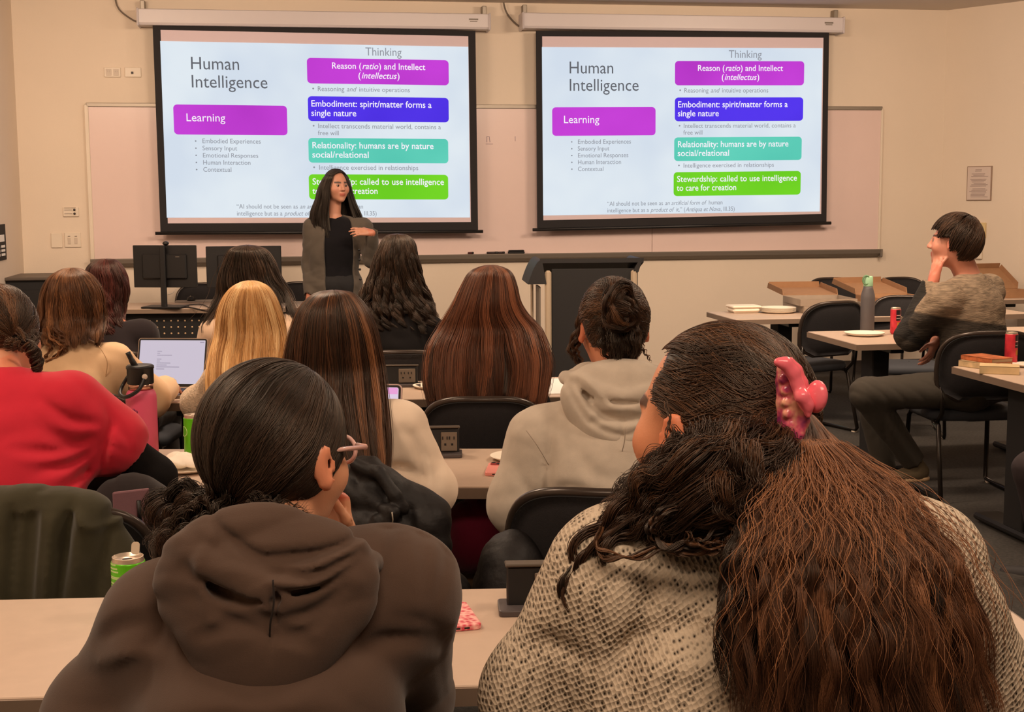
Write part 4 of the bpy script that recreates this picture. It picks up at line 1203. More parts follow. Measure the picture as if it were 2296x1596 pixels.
# pop-up sockets
def popup(px, py, z, w, label, D=None, flip=False):
    q = PZ(px, py, z)
    o = empty('popup_socket', (q[0], q[1], z + .0005), 0.05, label=label, cat='power socket')
    mb = MB(); mb.prism(rrect(w, .085, .008), (w * .1, 0, .006), (1, 0, 0), (0, 1, 0), (0, 0, 1), .012); mb.build('bezel', mat('socket_bezel', srgb(78, 70, 70), .4), o, bevel=.002)
    mb = MB(); mb.box((w * .12, .02, .045), (w * .82, .04, .078), bev=.003, R=rotx(-.12)); mb.build('housing', m_black, o)
    mb = MB(); mb.box((w * .12, .022, .088), (w * .86, .05, .006), bev=.002, R=rotx(-.1)); mb.build('flap', mat('flap_grey', srgb(86, 76, 66), .4), o)
    mb = MB(); mb.box((w * .26, -.006, .046), (w * .42, .006, .06), bev=.002, R=rotx(-.12)); mb.build('outlet_face', mat('outlet_grey', srgb(112, 98, 84), .5), o)
    for x_ in (.16, .34):
        mb = MB()
        for a_, b_, c_, d_ in ((-.008, .012, .003, .009), (.006, .012, .003, .009), (0, -.008, .006, .006)):
            mb.box((w * x_ + a_, -.0105 - (.0 if b_ < 0 else -.001), .046 + b_), (c_ if True else 0, .003, d_))
        mb.build('outlet_slots', m_matte, o)
    return o
popup(1190, 1368, .74, .16, 'black pop-up power socket on nearest table left of knit sweater')
popup(890, 866, .74, .17, 'pop-up power socket on third-row table below empty chair back')
popup(985, 1022, .74, .12, 'pop-up power socket on second-row table by cream sweatshirt arm')

# white sheet on row 3
q = PZ(1262, 866)
o = empty('paper_sheet', (q[0] - .02, q[1], .7402), .05, label='large white sheet on third-row table right of auburn hair', cat='paper')
mb = MB(); mb.box((0, 0, .0015), (.36, .46, .003)); mb.build('sheet', m_paper, o)

# laptop
hL = PZ(306, 862, .752); hR = PZ(452, 864, .752)
yw = math.radians(-6); w = .305
hc = P(381, 858, 5.62)
o = empty('laptop', (hc[0], 5.62, .7402), yw, label='open silver laptop showing a document, third row', cat='laptop')
mb = MB(); mb.prism(rrect(w, .215, .012), (0, -.11, .007), (1, 0, 0), (0, 1, 0), (0, 0, 1), .012); mb.build('base', m_alu, o, bevel=.002)
mb = MB(); mb.box((0, -.075, .0138), (w * .86, .1, .0015)); kb = mb.build('keyboard', m_matte, o)
mb = MB(); mb.box((0, -.17, .0135), (.1, .06, .001)); mb.build('trackpad', m_alud, o)
mb = MB()
for r_ in range(5):
    for c_ in range(13): mb.box((-.12 + .02 * c_, -.035 - .019 * r_, .0155), (.017, .016, .002))
mb.build('keys', m_black, kb, kind='stuff')
tl = -.30
Rl = rotx(tl); up = Rl @ np.array([0, 0, 1.0]); nn = Rl @ np.array([0, -1.0, 0])
mb = MB(); mb.prism(rrect(w, .212, .012), np.array([0, 0, .013]) + up * .108, (1, 0, 0), up, nn, .006); mb.build('lid', mat('laptop_silver', srgb(180, 160, 145), .35, metal=.6), o)
mb = MB(); mb.prism(rrect(w - .006, .206, .01), np.array([0, 0, .013]) + up * .108 + nn * .0035, (1, 0, 0), up, nn, .001); mb.build('bezel', m_black, o)
mb = MB(); mb.prism(rrect(w - .02, .188, .003), np.array([0, 0, .013]) + up * .110 + nn * .0045, (1, 0, 0), up, nn, .001); dsp = mb.build('display', emit_mat('laptop_page', srgb(206, 196, 212), .95), o)
mb = MB(); rs = random.Random(2)
for i, (x_, w_) in enumerate(((.0, .02), (0, .012), (0, .065), (0, 0), (0, .02), (0, .014), (0, .06), (0, .045), (0, .1), (0, .035))):
    if w_: mb.prism([(0, 0), (w_, 0), (w_, .0022), (0, .0022)], np.array([-.065, 0, .013]) + up * (.155 - .0085 * i) + nn * .0056, (1, 0, 0), up, nn, .0004)
mb.prism([(0, 0), (.018, 0), (.018, .003), (0, .003)], np.array([.12, 0, .013]) + up * .194 + nn * .0056, (1, 0, 0), up, nn, .0004)
mb.build('document_lines', emit_mat('doc_lines', srgb(140, 130, 150)), dsp)

# tablet, propped
tq = P(880, 1000, 4.15)
o = empty('tablet', (tq[0] - .06, 4.14, .7402), math.radians(-8), label='tablet with pink screen propped up behind long brown hair', cat='tablet')
hT = P(905, 866, 4.14)[2] - .74; wT = .17; Rl = rotx(-.25); up = Rl @ np.array([0, 0, 1.0]); nn = Rl @ np.array([0, -1.0, 0]); hT = hT / up[2]
mb = MB(); mb.prism(rrect(wT, hT, .016), up * hT / 2, (1, 0, 0), up, nn, .008); mb.build('shell', mat('tablet_shell', srgb(215, 190, 185), .35, metal=.4), o)
mb = MB(); mb.prism(rrect(wT - .008, hT - .008, .012), up * hT / 2 + nn * .0045, (1, 0, 0), up, nn, .001); mb.build('bezel', m_black, o)
mb = MB(); mb.prism(rrect(wT - .022, hT - .022, .006), up * hT / 2 + nn * .0055, (1, 0, 0), up, nn, .001); dsp = mb.build('display', emit_mat('tablet_page', srgb(226, 208, 232), .95), o)
mb = MB(); mb.prism([(-wT * .42, 0), (wT * .42, 0), (wT * .42, .02), (-wT * .42, .02)], up * (hT * .86) + nn * .0064, (1, 0, 0), up, nn, .0004); mb.build('page_header', emit_mat('tablet_pink', srgb(232, 160, 214)), dsp)
mb = MB()
for i in range(6): mb.lathe([(.004, 0), (.004, .0006)], up * (hT * (.72 - .1 * i)) + nn * .0064 + np.array([.055, 0, 0]), 10, rotx(math.pi / 2 - .25))
mb.build('page_icons', emit_mat('tablet_icon', srgb(150, 130, 170)), dsp)
mb = MB(); mb.prism([(-.05, 0), (.05, 0), (.06, .1), (-.06, .1)], (0, .03, .05), (1, 0, 0), (0, -.25, .97), (0, 1, 0), .003); mb.build('stand_flap', m_alud, o)

# pink bottle
q = PZ(322, 1030)
o = empty('water_bottle', (q[0], q[1], .7402), 0, label='tall pink water bottle with black straw lid, second row left', cat='bottle')
r = .047; ht = P(320, 872, q[1])[2] - .74
mb = MB(); mb.lathe([(r * .85, 0), (r, .006), (r, ht * .86), (r * .98, ht * .92), (r * .9, ht * .965), (r * .74, ht), (r * .72, ht + .004)], n=48); bd = mb.build('flask', mat('pink_powder_coat', srgb(214, 84, 118), .5, bump=.1, bscale=500), o)
mb = MB(); mb.lathe([(r * .80, ht), (r * .80, ht + .02)], n=40); mb.build('steel_collar', mat('steel_pinkish', srgb(200, 150, 130), .25, metal=.9), o)
zc = ht + .018
mb = MB(); mb.lathe([(r * .84, zc), (r * .86, zc + .002), (r * .86, zc + .045), (r * .9, zc + .047), (r * .9, zc + .054), (r * .8, zc + .058), (.001, zc + .056)], n=40, cap=False); cp = mb.build('cap', m_black, o)
mb = MB(); mb.tube(spline([(-.012, 0, zc + .05), (-.022, -.005, zc + .07), (-.034, -.008, zc + .098)], 4), [.0095] * 5 + [.008] * 4, 10); mb.build('straw_spout', m_black, cp)
pts = spline([(r * .55, -r * .85, zc + .025), (.01, -r * 1.25, zc - .012), (-.03, -r * 1.2, zc - .035), (-.058, -r * .5, zc - .03), (-.06, r * .2, zc - .01), (-r * .9, r * .3, zc + .02)], 6)
mb = MB(); mb.tube(pts, .006, 8); mb.build('carry_loop', m_black, cp)
mb = MB(); mb.lathe([(.0085, 0), (.0085, .004), (.006, .006)], (r * .55, -r * .9, zc + .026), 16, rotx(math.pi / 2)); mb.build('rivet', mat('pale_rivet', srgb(205, 190, 175), .4), cp)
pl_ = cyl_place(r * 1.004, -.25); mb = MB()
for a_, b_ in ((0, 0), (.008, .006), (-.007, .006), (0, .011), (.006, -.004), (-.006, -.003)):
    mb.lathe([(.0055, 0), (.0055, .0008)], pl_(a_, ht * .68 + b_), 10, rotx(math.pi / 2))
mb.tube([pl_(.0, ht * .68), pl_(.006, ht * .6), pl_(.010, ht * .56)], .0012, 5)
mb.build('flower_emblem', mat('emblem_plum', srgb(140, 30, 80), .5), bd)

# grey bottle with mint lid (right)
q = PZ(1944, 741); DB = q[1]
o = empty('water_bottle', (q[0], DB, .7402), 0, label='dark grey water bottle with mint green lid, right table', cat='bottle')
ht = P(1944, 640, DB)[2] - .74; r = .036 * 1.15
mb = MB(); mb.lathe([(r * .9, 0), (r, .006), (r, ht * .72), (r * .96, ht * .8), (r * .72, ht * .93), (r * .62, ht)], n=40); mb.build('flask', mat('bottle_slate', srgb(92, 88, 90), .5), o)
mb = MB(); mb.lathe([(r * .66, ht - .004), (r * .68, ht), (r * .66, ht + .05), (r * .55, ht + .056), (.001, ht + .056)], n=32, cap=False); cp = mb.build('lid', mat('mint_plastic', srgb(160, 206, 166), .5), o)
mb = MB(); mb.tube([(-.018 + .02 * math.cos(t), -r * .3 - .01, ht + .034 + .026 * math.sin(t)) for t in np.linspace(.6, 5.6, 16)], .005, 8); mb.build('carry_ring', mat('mint_dark', srgb(110, 150, 110), .5), cp)

# books at right
def book(loc, rz, w, l, h, cover, label, group=None):
    o = empty('book', loc, rz, label=label, cat='book', group=group)
    mb = MB(); mb.box((.003, 0, h / 2), (w - .008, l - .01, h - .006)); mb.build('pages', mat('page_block', srgb(226, 204, 168), .9), o)
    mb = MB(); mb.box((0, 0, .0015), (w, l, .003)); mb.box((0, 0, h - .0015), (w, l, .003)); mb.box((-w / 2 + .0015, 0, h / 2), (.003, l, h)); mb.build('cover', cover, o)
    return o
q = PZ(2168, 826); bx, by = q[0] + .075, q[1] + .03
mcv1 = mat('book_cover_cream', srgb(196, 170, 130), .5, var=.35, vscale=25)
mcv2 = mat('book_cover_rust', srgb(186, 104, 62), .45, var=.4, vscale=30)
mcv3 = mat('book_cover_tan', srgb(214, 186, 140), .5, var=.1, vscale=20)
book((bx + .02, by, .7402), math.radians(32), .13, .2, .03, mcv1, 'lower cream paperback of the pile at right table corner')
book((bx + .03, by + .01, .7705), math.radians(24), .13, .2, .022, mcv2, 'upper paperback with rust and gold cover on the pile')
q2 = PZ(2236, 838); book((q2[0] + .02, q2[1] + .03, .7402), math.radians(70), .12, .17, .036, mcv3, 'thick pale block of a book in front of the pile, right table')

# pizza boxes
def pizza_box(loc, rz, size, h, m, label, open_=None, group=None):
    o = empty('pizza_box', loc, rz, label=label, cat='pizza box', group=group)
    t = .004; s2 = size / 2
    mb = MB(); mb.box((0, 0, t / 2), (size, size, t))
    for c_, sz in (((0, -s2, h / 2), (size, t, h)), ((0, s2, h / 2), (size, t, h)), ((-s2, 0, h / 2), (t, size, h)), ((s2, 0, h / 2), (t, size, h))): mb.box(c_, sz)
    mb.build('tray', m, o)
    if open_ is None:
        mb = MB(); mb.box((0, 0, h + t / 2), (size + .004, size + .004, t)); mb.box((0, -s2 - .003, h * .6), (size * .98, t * .6, h * .7)); mb.build('lid', m, o)
    else:
        R_ = rotx(open_)
        mb = MB()
        def pt(x, y, z): return np.array([0, s2, h]) + R_ @ np.array([x, y, z])
        V = [pt(x, y, z) for z in (0, -t) for x, y in ((-s2, 0), (s2, 0), (s2, -size), (-s2, -size))]
        mb.add(V, [(0, 1, 2, 3), (7, 6, 5, 4), (0, 4, 5, 1), (1, 5, 6, 2), (2, 6, 7, 3), (3, 7, 4, 0)])
        for x in (-s2, s2):
            V = [pt(x + dx, y, z) for dx in (-.002, .002) for y, z in ((0, 0), (-size, 0), (-size * .95, -h * .9), (-.02, -h * .9))]
            mb.add(V, [(0, 1, 2, 3), (7, 6, 5, 4), (0, 4, 5, 1), (1, 5, 6, 2), (2, 6, 7, 3), (3, 7, 4, 0)])
        V = [pt(x, -size + dy, z) for dy in (0, .004) for x, z in ((-s2, 0), (s2, 0), (s2 * .95, -h), (-s2 * .95, -h))]
        mb.add(V, [(0, 1, 2, 3), (7, 6, 5, 4), (0, 4, 5, 1), (1, 5, 6, 2), (2, 6, 7, 3), (3, 7, 4, 0)])
        mb.build('lid', m_card, o)
        mb = MB(); mb.prism(rrect(size * .9, size * .9, .02), (0, 0, .006), (1, 0, 0), (0, 1, 0), (0, 0, 1), .002); mb.build('liner', m_paper, o)
    return o
def tdl(px, D): q_ = P(px, 680, D); return q_[0]
pizza_box((tdl(1842, 9.35), 9.38, .7402), WA, .40, .045, m_cardg, 'lowest closed pizza box of the left pile on far table')
pizza_box((tdl(1842, 9.35) - .01, 9.37, .7902), WA - .06, .40, .045, m_cardg, 'open pizza box with white liner on top of the left pile', open_=math.radians(-196 + 20))
pizza_box((tdl(2000, 9.4), 9.45, .7402), WA, .40, .045, m_cardg, 'lowest pizza box of the pile behind the grey bottle')
pizza_box((tdl(2010, 9.4), 9.44, .7902), WA + .05, .40, .045, m_card, 'open pizza box on the pile behind the grey bottle', open_=math.radians(-172))
pizza_box((tE[0] + .24, tE[1] + .33, .7402), WA + .1, .30, .05, m_card, 'open cardboard pizza box at far right behind the seated person', open_=math.radians(-150))
q = P(2266, 640, tE[1] + .25)
fld = Field((q[0] - .09, q[1] - .09, .745), (q[0] + .09, q[1] + .09, .81), .005); fld.ell((q[0], q[1], .765), (.06, .05, .014)); fld.ell((q[0] - .03, q[1], .772), (.035, .02, .012), k=.01)
e = empty('pizza_slice', (q[0], q[1], .752), 0, label='leftover piece of pizza crust in far right box', cat='food'); fld.mesh('crust', mat('crust', srgb(226, 176, 104), .8, var=.2, vscale=60), e)
# ------------------------------------------------------------------ people: kit
def paint_mat(name, rough=.5, sss=0.0, bump=0.0, bscale=80.0, streak=0.0, sscale=(1, 1, 1), sheen=0.0, mult=(1, 1, 1)):
    if name in _MC: return _MC[name]
    m = bpy.data.materials.new(name); m.use_nodes = True; nt = m.node_tree; b = nt.nodes['Principled BSDF']
    at = nt.nodes.new('ShaderNodeVertexColor'); at.layer_name = 'paint'
    b.inputs['Roughness'].default_value = rough; b.inputs['Subsurface Weight'].default_value = sss; b.inputs['Subsurface Scale'].default_value = .008
    b.inputs['Subsurface Radius'].default_value = (1, .35, .2)
    b.inputs['Sheen Weight'].default_value = sheen
    tc = nt.nodes.new('ShaderNodeTexCoord'); mp = nt.nodes.new('ShaderNodeMapping'); mp.inputs['Scale'].default_value = sscale
    nt.links.new(tc.outputs['Object'], mp.inputs[0])
    if streak:
        n = nt.nodes.new('ShaderNodeTexNoise'); n.inputs['Scale'].default_value = 40; n.inputs['Detail'].default_value = 5
        nt.links.new(mp.outputs[0], n.inputs['Vector'])
        r = nt.nodes.new('ShaderNodeMapRange'); r.inputs[1].default_value = .3; r.inputs[2].default_value = .7; r.inputs[3].default_value = 1 - streak; r.inputs[4].default_value = 1 + streak
        nt.links.new(n.outputs['Fac'], r.inputs[0])
        mx = nt.nodes.new('ShaderNodeVectorMath'); mx.operation = 'SCALE'; nt.links.new(at.outputs[0], mx.inputs[0]); nt.links.new(r.outputs[0], mx.inputs['Scale'])
        nt.links.new(mx.outputs[0], b.inputs['Base Color'])
    else: nt.links.new(at.outputs[0], b.inputs['Base Color'])
    if bump:
        n2 = nt.nodes.new('ShaderNodeTexNoise'); n2.inputs['Scale'].default_value = bscale; nt.links.new(mp.outputs[0], n2.inputs['Vector'])
        bp = nt.nodes.new('ShaderNodeBump'); bp.inputs['Strength'].default_value = bump; bp.inputs['Distance'].default_value = .006
        nt.links.new(n2.outputs['Fac'], bp.inputs['Height']); nt.links.new(bp.outputs[0], b.inputs['Normal'])
    _MC[name] = m; return m
m_skin = paint_mat('skin', .48, .12, bump=.05, bscale=300)

def frame(yaw, pitch=0.0, roll=0.0):
    "columns right, forward, up; yaw 0 = facing away (+y), positive turns right (+x); pitch>0 looks down"
    return rotz(-yaw) @ rotx(-pitch) @ roty(roll)
def nv(v): v = np.array(v, float); return v / (np.linalg.norm(v) + 1e-9)

def head_prims(F, c, H, s, ears=True, male=False, eo=0.0):
    T = lambda x, y, z: np.array(c) + H @ (np.array([x, y, z]) * s)
    E = lambda p, r, k=.02, op='u', R=H: F.ell(T(*p), np.array(r) * s, R, k * s, op)
    E((0, -.012, .03), (.074, .094, .088), .02)
    E((0, .03, -.02), (.064, .062, .072), .03)
    E((0, .042, -.062), (.046, .046, .042), .03)
    E((0, .076, -.092), (.020, .018, .016), .025)
    if male: E((0, .05, -.075), (.052, .04, .03), .02)
    for sx in (-1, 1):
        E((sx * .043, .062, -.018), (.024, .024, .026), .025)
        E((sx * .031, .098, .012), (.018, .012, .011), .012, 's')
        E((sx * .020, .0795, .031), (.019, .009, .008), .016)
        if ears:
            Re = H @ rotz(sx * -.35) @ rotx(.2)
            E((sx * (eo + .080), -.008, .0), (.0085, .018, .031), .006, 'u', Re)
            E((sx * (eo + .088), -.002, .002), (.006, .010, .018), .006, 's', Re)
            E((sx * (eo + .079), -.002, -.024), (.007, .009, .009), .006, 'u')
    F.cap(T(0, .090, .020), T(0, .112, -.016), .008 * s, .0115 * s, .014 * s)
    for sx in (-1, 1): E((sx * .012, .100, -.020), (.008, .010, .007), .008)
    E((0, .094, -.046), (.022, .010, .0065), .008); E((0, .092, -.058), (.020, .010, .0075), .008)
    F.cap(T(-.02, .103, -.052), T(.02, .103, -.052), .0025 * s, .0025 * s, .004 * s, 's')
def skin_paint(base, c=None, H=None, s=1.0):
    b = np.array(base[:3])
    def f(V):
        C = np.tile(np.array([*b, 1.0]), (len(V), 1))
        if c is not None:
            L = ((V - np.array(c)) @ H) / s
            lips = (np.abs(L[:, 0]) < .023) & (L[:, 1] > .085) & (np.abs(L[:, 2] + .052) < .011)
            C[lips, :3] = b * np.array([.78, .42, .42])
            for sx in (-1, 1):
                br = (np.abs(L[:, 0] - sx * .032) < .020) & (np.abs(L[:, 2] - .034 - .1 * (.02 - np.abs(L[:, 0] - sx * .025))) < .0058) & (L[:, 1] > .06)
                C[br, :3] = b * .12
            cheek = np.exp(-(((np.abs(L[:, 0]) - .045) / .02) ** 2 + ((L[:, 2] + .02) / .02) ** 2)) * (L[:, 1] > .03)
            C[:, :3] *= (1 - cheek[:, None] * np.array([0, .14, .14]))
            ear = np.abs(L[:, 0]) > .076
            C[ear, :3] *= np.array([1.02, .80, .76])
        return C
    return f
def hand_prims(F, w, dirv, palm, s=1.0, side=1, curl=.5, spread=.12, thumb=.6):
    "w wrist, dirv towards the fingers, palm = palm normal; side=+1 thumb on the (dir x palm) side"
    d = nv(dirv); n = nv(np.array(palm) - d * np.dot(palm, d)); t = np.cross(d, n) * side
    w = np.array(w); k = .006 * s
    F.cap(w, w + d * .03 * s, .021 * s, .024 * s, .015 * s)
    for i, (o, L, r) in enumerate(((.026, .072, .0088), (.009, .08, .0092), (-.009, .074, .0088), (-.025, .058, .0078))):
        kn = w + d * (.088 - .004 * abs(i - 1)) * s + t * o * s
        F.cap(w + d * .02 * s + t * o * .6 * s, kn, .013 * s, .0105 * s, .012 * s)
        a = 0; p = kn; fd = nv(d + t * (o / .026) * spread)
        for j, fr in enumerate((.45, .32, .23)):
            a += curl * (.55, .75, .55)[j] * (1 + .12 * i)
            q = p + (fd * math.cos(a) + n * math.sin(a)) * L * fr * s
            F.cap(p, q, r * s * (1 - .08 * j), r * s * (.93 - .08 * j), k * .5); p = q
    b = w + d * .025 * s + t * .018 * s; m1 = b + nv(d * .7 + t * thumb + n * .35) * .042 * s; m2 = m1 + nv(d + t * .15 + n * .5) * .030 * s; m3 = m2 + nv(d + n * .5) * .022 * s
    F.cap(b, m1, .0145 * s, .0115 * s, k * 1.6); F.cap(m1, m2, .0105 * s, .0095 * s, k * .5); F.cap(m2, m3, .0095 * s, .008 * s, k * .5)

class Person:
    def __init__(s, label, **j):
        s.label = label; s.__dict__.update(dict(hs=1.0, yaw=0, pitch=0, roll=0, skin=srgb(196, 142, 112), res=.008, sitting=True, male=False, face=False, hands=None, ears=True, neck_r=.052, arm=1.0, chestw=None, bodyw=1.0)); s.__dict__.update(j)
        s.H = frame(math.radians(s.yaw), math.radians(s.pitch), math.radians(s.roll))
        base = s.pelvis.copy() if hasattr(s, 'pelvis') else s.nb.copy()
        s.root = empty('person', (base[0], base[1], 0), 0, label=label, cat='person')
        r = nv(s.shR - s.shL); u = nv(s.nb - s.pelvis); f = nv(np.cross(u, r)); r = np.cross(f, u)
        s.T = np.stack([r, f, u], 1)       # torso frame
        s.sw = np.linalg.norm(s.shR - s.shL) / 2
        if not hasattr(s, 'knL'):
            up = np.array([0, 0, 1.0]); ff = nv([s.T[0, 1], s.T[1, 1], 0]); rr = np.array([ff[1], -ff[0], 0])
            hp = np.array([s.pelvis[0], s.pelvis[1], .53])
            s.hipL = hp - rr * .09; s.hipR = hp + rr * .09
            s.knL = s.hipL + ff * .42 - rr * .03; s.knR = s.hipR + ff * .42 + rr * .03
            s.knL[2] = s.knR[2] = .50
            s.anL = s.knL - ff * .06; s.anR = s.knR - ff * .06; s.anL[2] = s.anR[2] = .09
        s.pts = [s.head, s.nb, s.shL, s.shR, s.elL, s.elR, s.wrL, s.wrR, s.pelvis, s.knL, s.knR, s.anL, s.anR]
    def field(s, h=None, pad=.17, lo=None, hi=None):
        a = np.min(s.pts, 0) - pad; b = np.max(s.pts, 0) + pad
        if lo is not None: a = np.maximum(a, lo)
        if hi is not None: b = np.minimum(b, hi)
        a[2] = max(a[2], .0)
        return Field(a, b, h or s.res)
    def W(s, x, y, z): return s.nb + s.T @ np.array([x, y, z])
    def torso(s, F, e=0.0, k=.06, low=True):
        sw = s.sw; bw = s.bodyw
        L = np.linalg.norm(s.nb - s.pelvis)
        F.ell(s.W(0, .0, -.20), (sw * .86 * bw + e * .8, .098 * bw + e, .165 + e * .4), s.T, k * .8)
        c0 = s.W(0, 0, -.075)
        for sh in (s.shL, s.shR):
            F.cap(c0, sh * .88 + c0 * .12, .060 + e * .7, .050 + e * .8, k * .7)
            F.cap(s.W(0, 0, -.045), sh * .75 + c0 * .25, .040 + e * .5, .036 + e * .5, k * .6)
        if low:
            F.ell(s.W(0, 0, -L * .62), (sw * .78 * bw + e, .10 * bw + e, .17 + e), s.T, k)
            F.ell(s.pelvis, (.165 * bw + e, .12 + e, .13 + e), s.T, k)
    def arms(s, F, e=0.0, k=.04, sides='LR', upto=1.0, re=None):
        a = s.arm
        for q in sides:
            sh, el, wr = getattr(s, 'sh' + q), getattr(s, 'el' + q), getattr(s, 'wr' + q)
            F.cap(sh, el, .050 * a + e, .040 * a + e, k)
            if upto >= 1: F.cap(el, wr, .040 * a + e, .027 * a + e * .9, k)
    def legs(s, F, e=0.0, k=.04, feet=True):
        for q in 'LR':
            hp = getattr(s, 'hip' + q) if hasattr(s, 'hip' + q) else s.pelvis
            kn, an = getattr(s, 'kn' + q), getattr(s, 'an' + q)
            F.cap(hp, kn, .078 + e, .056 + e, k); F.cap(kn, an, .055 + e, .038 + e, k)
            if feet:
                ff = nv(np.array([s.T[0, 1], s.T[1, 1], 0])) if not hasattr(s, 'toe') else nv(s.toe)
                F.cap(an + np.array([0, 0, -.045]) - ff * .03, an + np.array([0, 0, -.06]) + ff * .115, .030, .024, .03)
    def body(s):
        F = s.field()
        head_prims(F, s.head, s.H, s.hs, s.ears, s.male, s.__dict__.get('eo', 0.0))
        F.cap(s.head + s.H @ np.array([0, -.02, -.05]) * s.hs, s.nb + s.T @ np.array([0, 0, -.03]), s.neck_r * s.hs, s.neck_r * 1.08, .03)
        s.torso(F, -.004); s.arms(F, -.004); s.legs(F, -.004)
        for q in 'LR':
            if s.hands and q in s.hands: hand_prims(F, getattr(s, 'wr' + q), *s.hands[q][0], **s.hands[q][1])
            else:
                wr = getattr(s, 'wr' + q); d = nv(wr - getattr(s, 'el' + q)); d = nv(d * np.array([1, 1, .2]))
                hand_prims(F, wr, d, (0, 0, -1), .95, 1 if q == 'L' else -1, .35)
        o = F.mesh('body', m_skin, s.root, paint=skin_paint(s.skin, s.head, s.H, s.hs))
        if s.face:
            for sx in (-1, 1):
                p = s.head + s.H @ (np.array([sx * .031, s.__dict__.get('eye_y', .0745), .012]) * s.hs)
                R = s.H @ rotx(-math.pi / 2)
                mb = MB(); r = .0125 * s.hs
                prof = [(r * math.sin(a), r * math.cos(a)) for a in np.linspace(.02, 3.12, 12)]
                mb.lathe(prof, p, 16, R); e = mb.build('eye', mat('eye_white', srgb(150, 130, 120), .2), s.root); e.matrix_parent_inverse = Matrix.Translation(-s.root.location)
                mb = MB(); mb.lathe([(.0072 * s.hs, r * .90), (.0066 * s.hs, r * .96), (.002, r * 1.015)], p, 14, R); q = mb.build('iris', mat('iris_brown', srgb(40, 24, 16), .15), e)
        return o
    def pants(s, m, e=.012, k=.03):
        F = s.field(pad=.2); s.legs(F, e, k, feet=False)
        F.ell(s.pelvis, (.17 * s.bodyw + e, .125 + e, .12), s.T, .05)
        F.cap(s.hipL if hasattr(s, 'hipL') else s.pelvis, s.hipR if hasattr(s, 'hipR') else s.pelvis, .085 + e, .085 + e, .05)
        F.wrinkle(.003, 12, 5, (1, .5, .6))
        for q in 'LR':
            kn, an = getattr(s, 'kn' + q), getattr(s, 'an' + q); d = nv(an - kn)
            F.cap(an + d * .03, an + d * .09, .08, .08, 0, 's')
        return F.mesh('trousers', m, s.root)
    def shoes(s, m, msole=None):
        for q in 'LR':
            an = getattr(s, 'an' + q); ff = nv(np.array([s.T[0, 1], s.T[1, 1], 0])) if not hasattr(s, 'toe') else nv(s.toe)
            F = Field(an - .22, an + .22, .006); 
            F.cap(an + np.array([0, 0, -.045]) - ff * .035, an + np.array([0, 0, -.055]) + ff * .15, .043, .036, .03); F.cap(an + np.array([0, 0, .0]), an + np.array([0, 0, -.05]), .045, .045, .03)
            F.half(an + np.array([0, 0, -.082]), (0, 0, -1))
            sh = F.mesh('shoe', m, s.root)
            if msole is not None:
                F = Field(an - .22, an + .22, .006); F.cap(an + np.array([0, 0, -.078]) - ff * .035, an + np.array([0, 0, -.078]) + ff * .15, .046, .038, .03); F.half(an + np.array([0, 0, -.066]), (0, 0, 1)); F.half(an + np.array([0, 0, -.088]), (0, 0, -1))
                F.mesh('sole', msole, sh).matrix_parent_inverse = Matrix.Identity(4)
    def top(s, name, m, e=.018, k=.05, wr=.0035, wf=9, seed=1, sleeves='full', neck=.062, hem=None, extra=None, paint=None, cuff=True, h=None, armk=.04, nshift=.0, arme=None):
        F = s.field(h, pad=.2)
        s.torso(F, e, k)
        ae = e if arme is None else arme
        if sleeves == 'full': s.arms(F, ae, armk)
        elif sleeves == 'short':
            for q in 'LR':
                sh, el = getattr(s, 'sh' + q), getattr(s, 'el' + q); d = nv(el - sh); hp = sh + (el - sh) * .46
                F.cap(sh, hp, .054 + e, .054 + e * 1.5, k)
        F.wrinkle(wr, wf, seed, (0, .3, 1))
        if extra: extra(F, s)
        # openings: neck, sleeve ends, hem
        F.cap(s.nb + s.T @ np.array([0, .012 + nshift, .012]), s.head + s.H @ np.array([0, 0, -.04]), neck, neck * 1.15, .01, 's')
        for q in 'LR':
            sh, el, w_ = getattr(s, 'sh' + q), getattr(s, 'el' + q), getattr(s, 'wr' + q)
            if sleeves == 'full':
                d = nv(w_ - el); F.cap(w_ + d * .028, w_ + d * .12, .033 + ae, .07, .0, 's')
            elif sleeves == 'short':
                d = nv(el - sh); hp = sh + (el - sh) * .46; F.cap(hp + d * .045, el, .053, .075, .006, 's')
        hz = hem if hem is not None else s.pelvis[2] - .08
        F.half((0, 0, hz), (0, 0, -1))
        return F.mesh(name, m, s.root, paint=paint)
    def sub(s, mb, name, m, parent=None, **k):
        o = mb.build(name, m, parent or s.root, **k)
        if parent is None: o.matrix_parent_inverse = Matrix.Translation(-s.root.location)
        return o
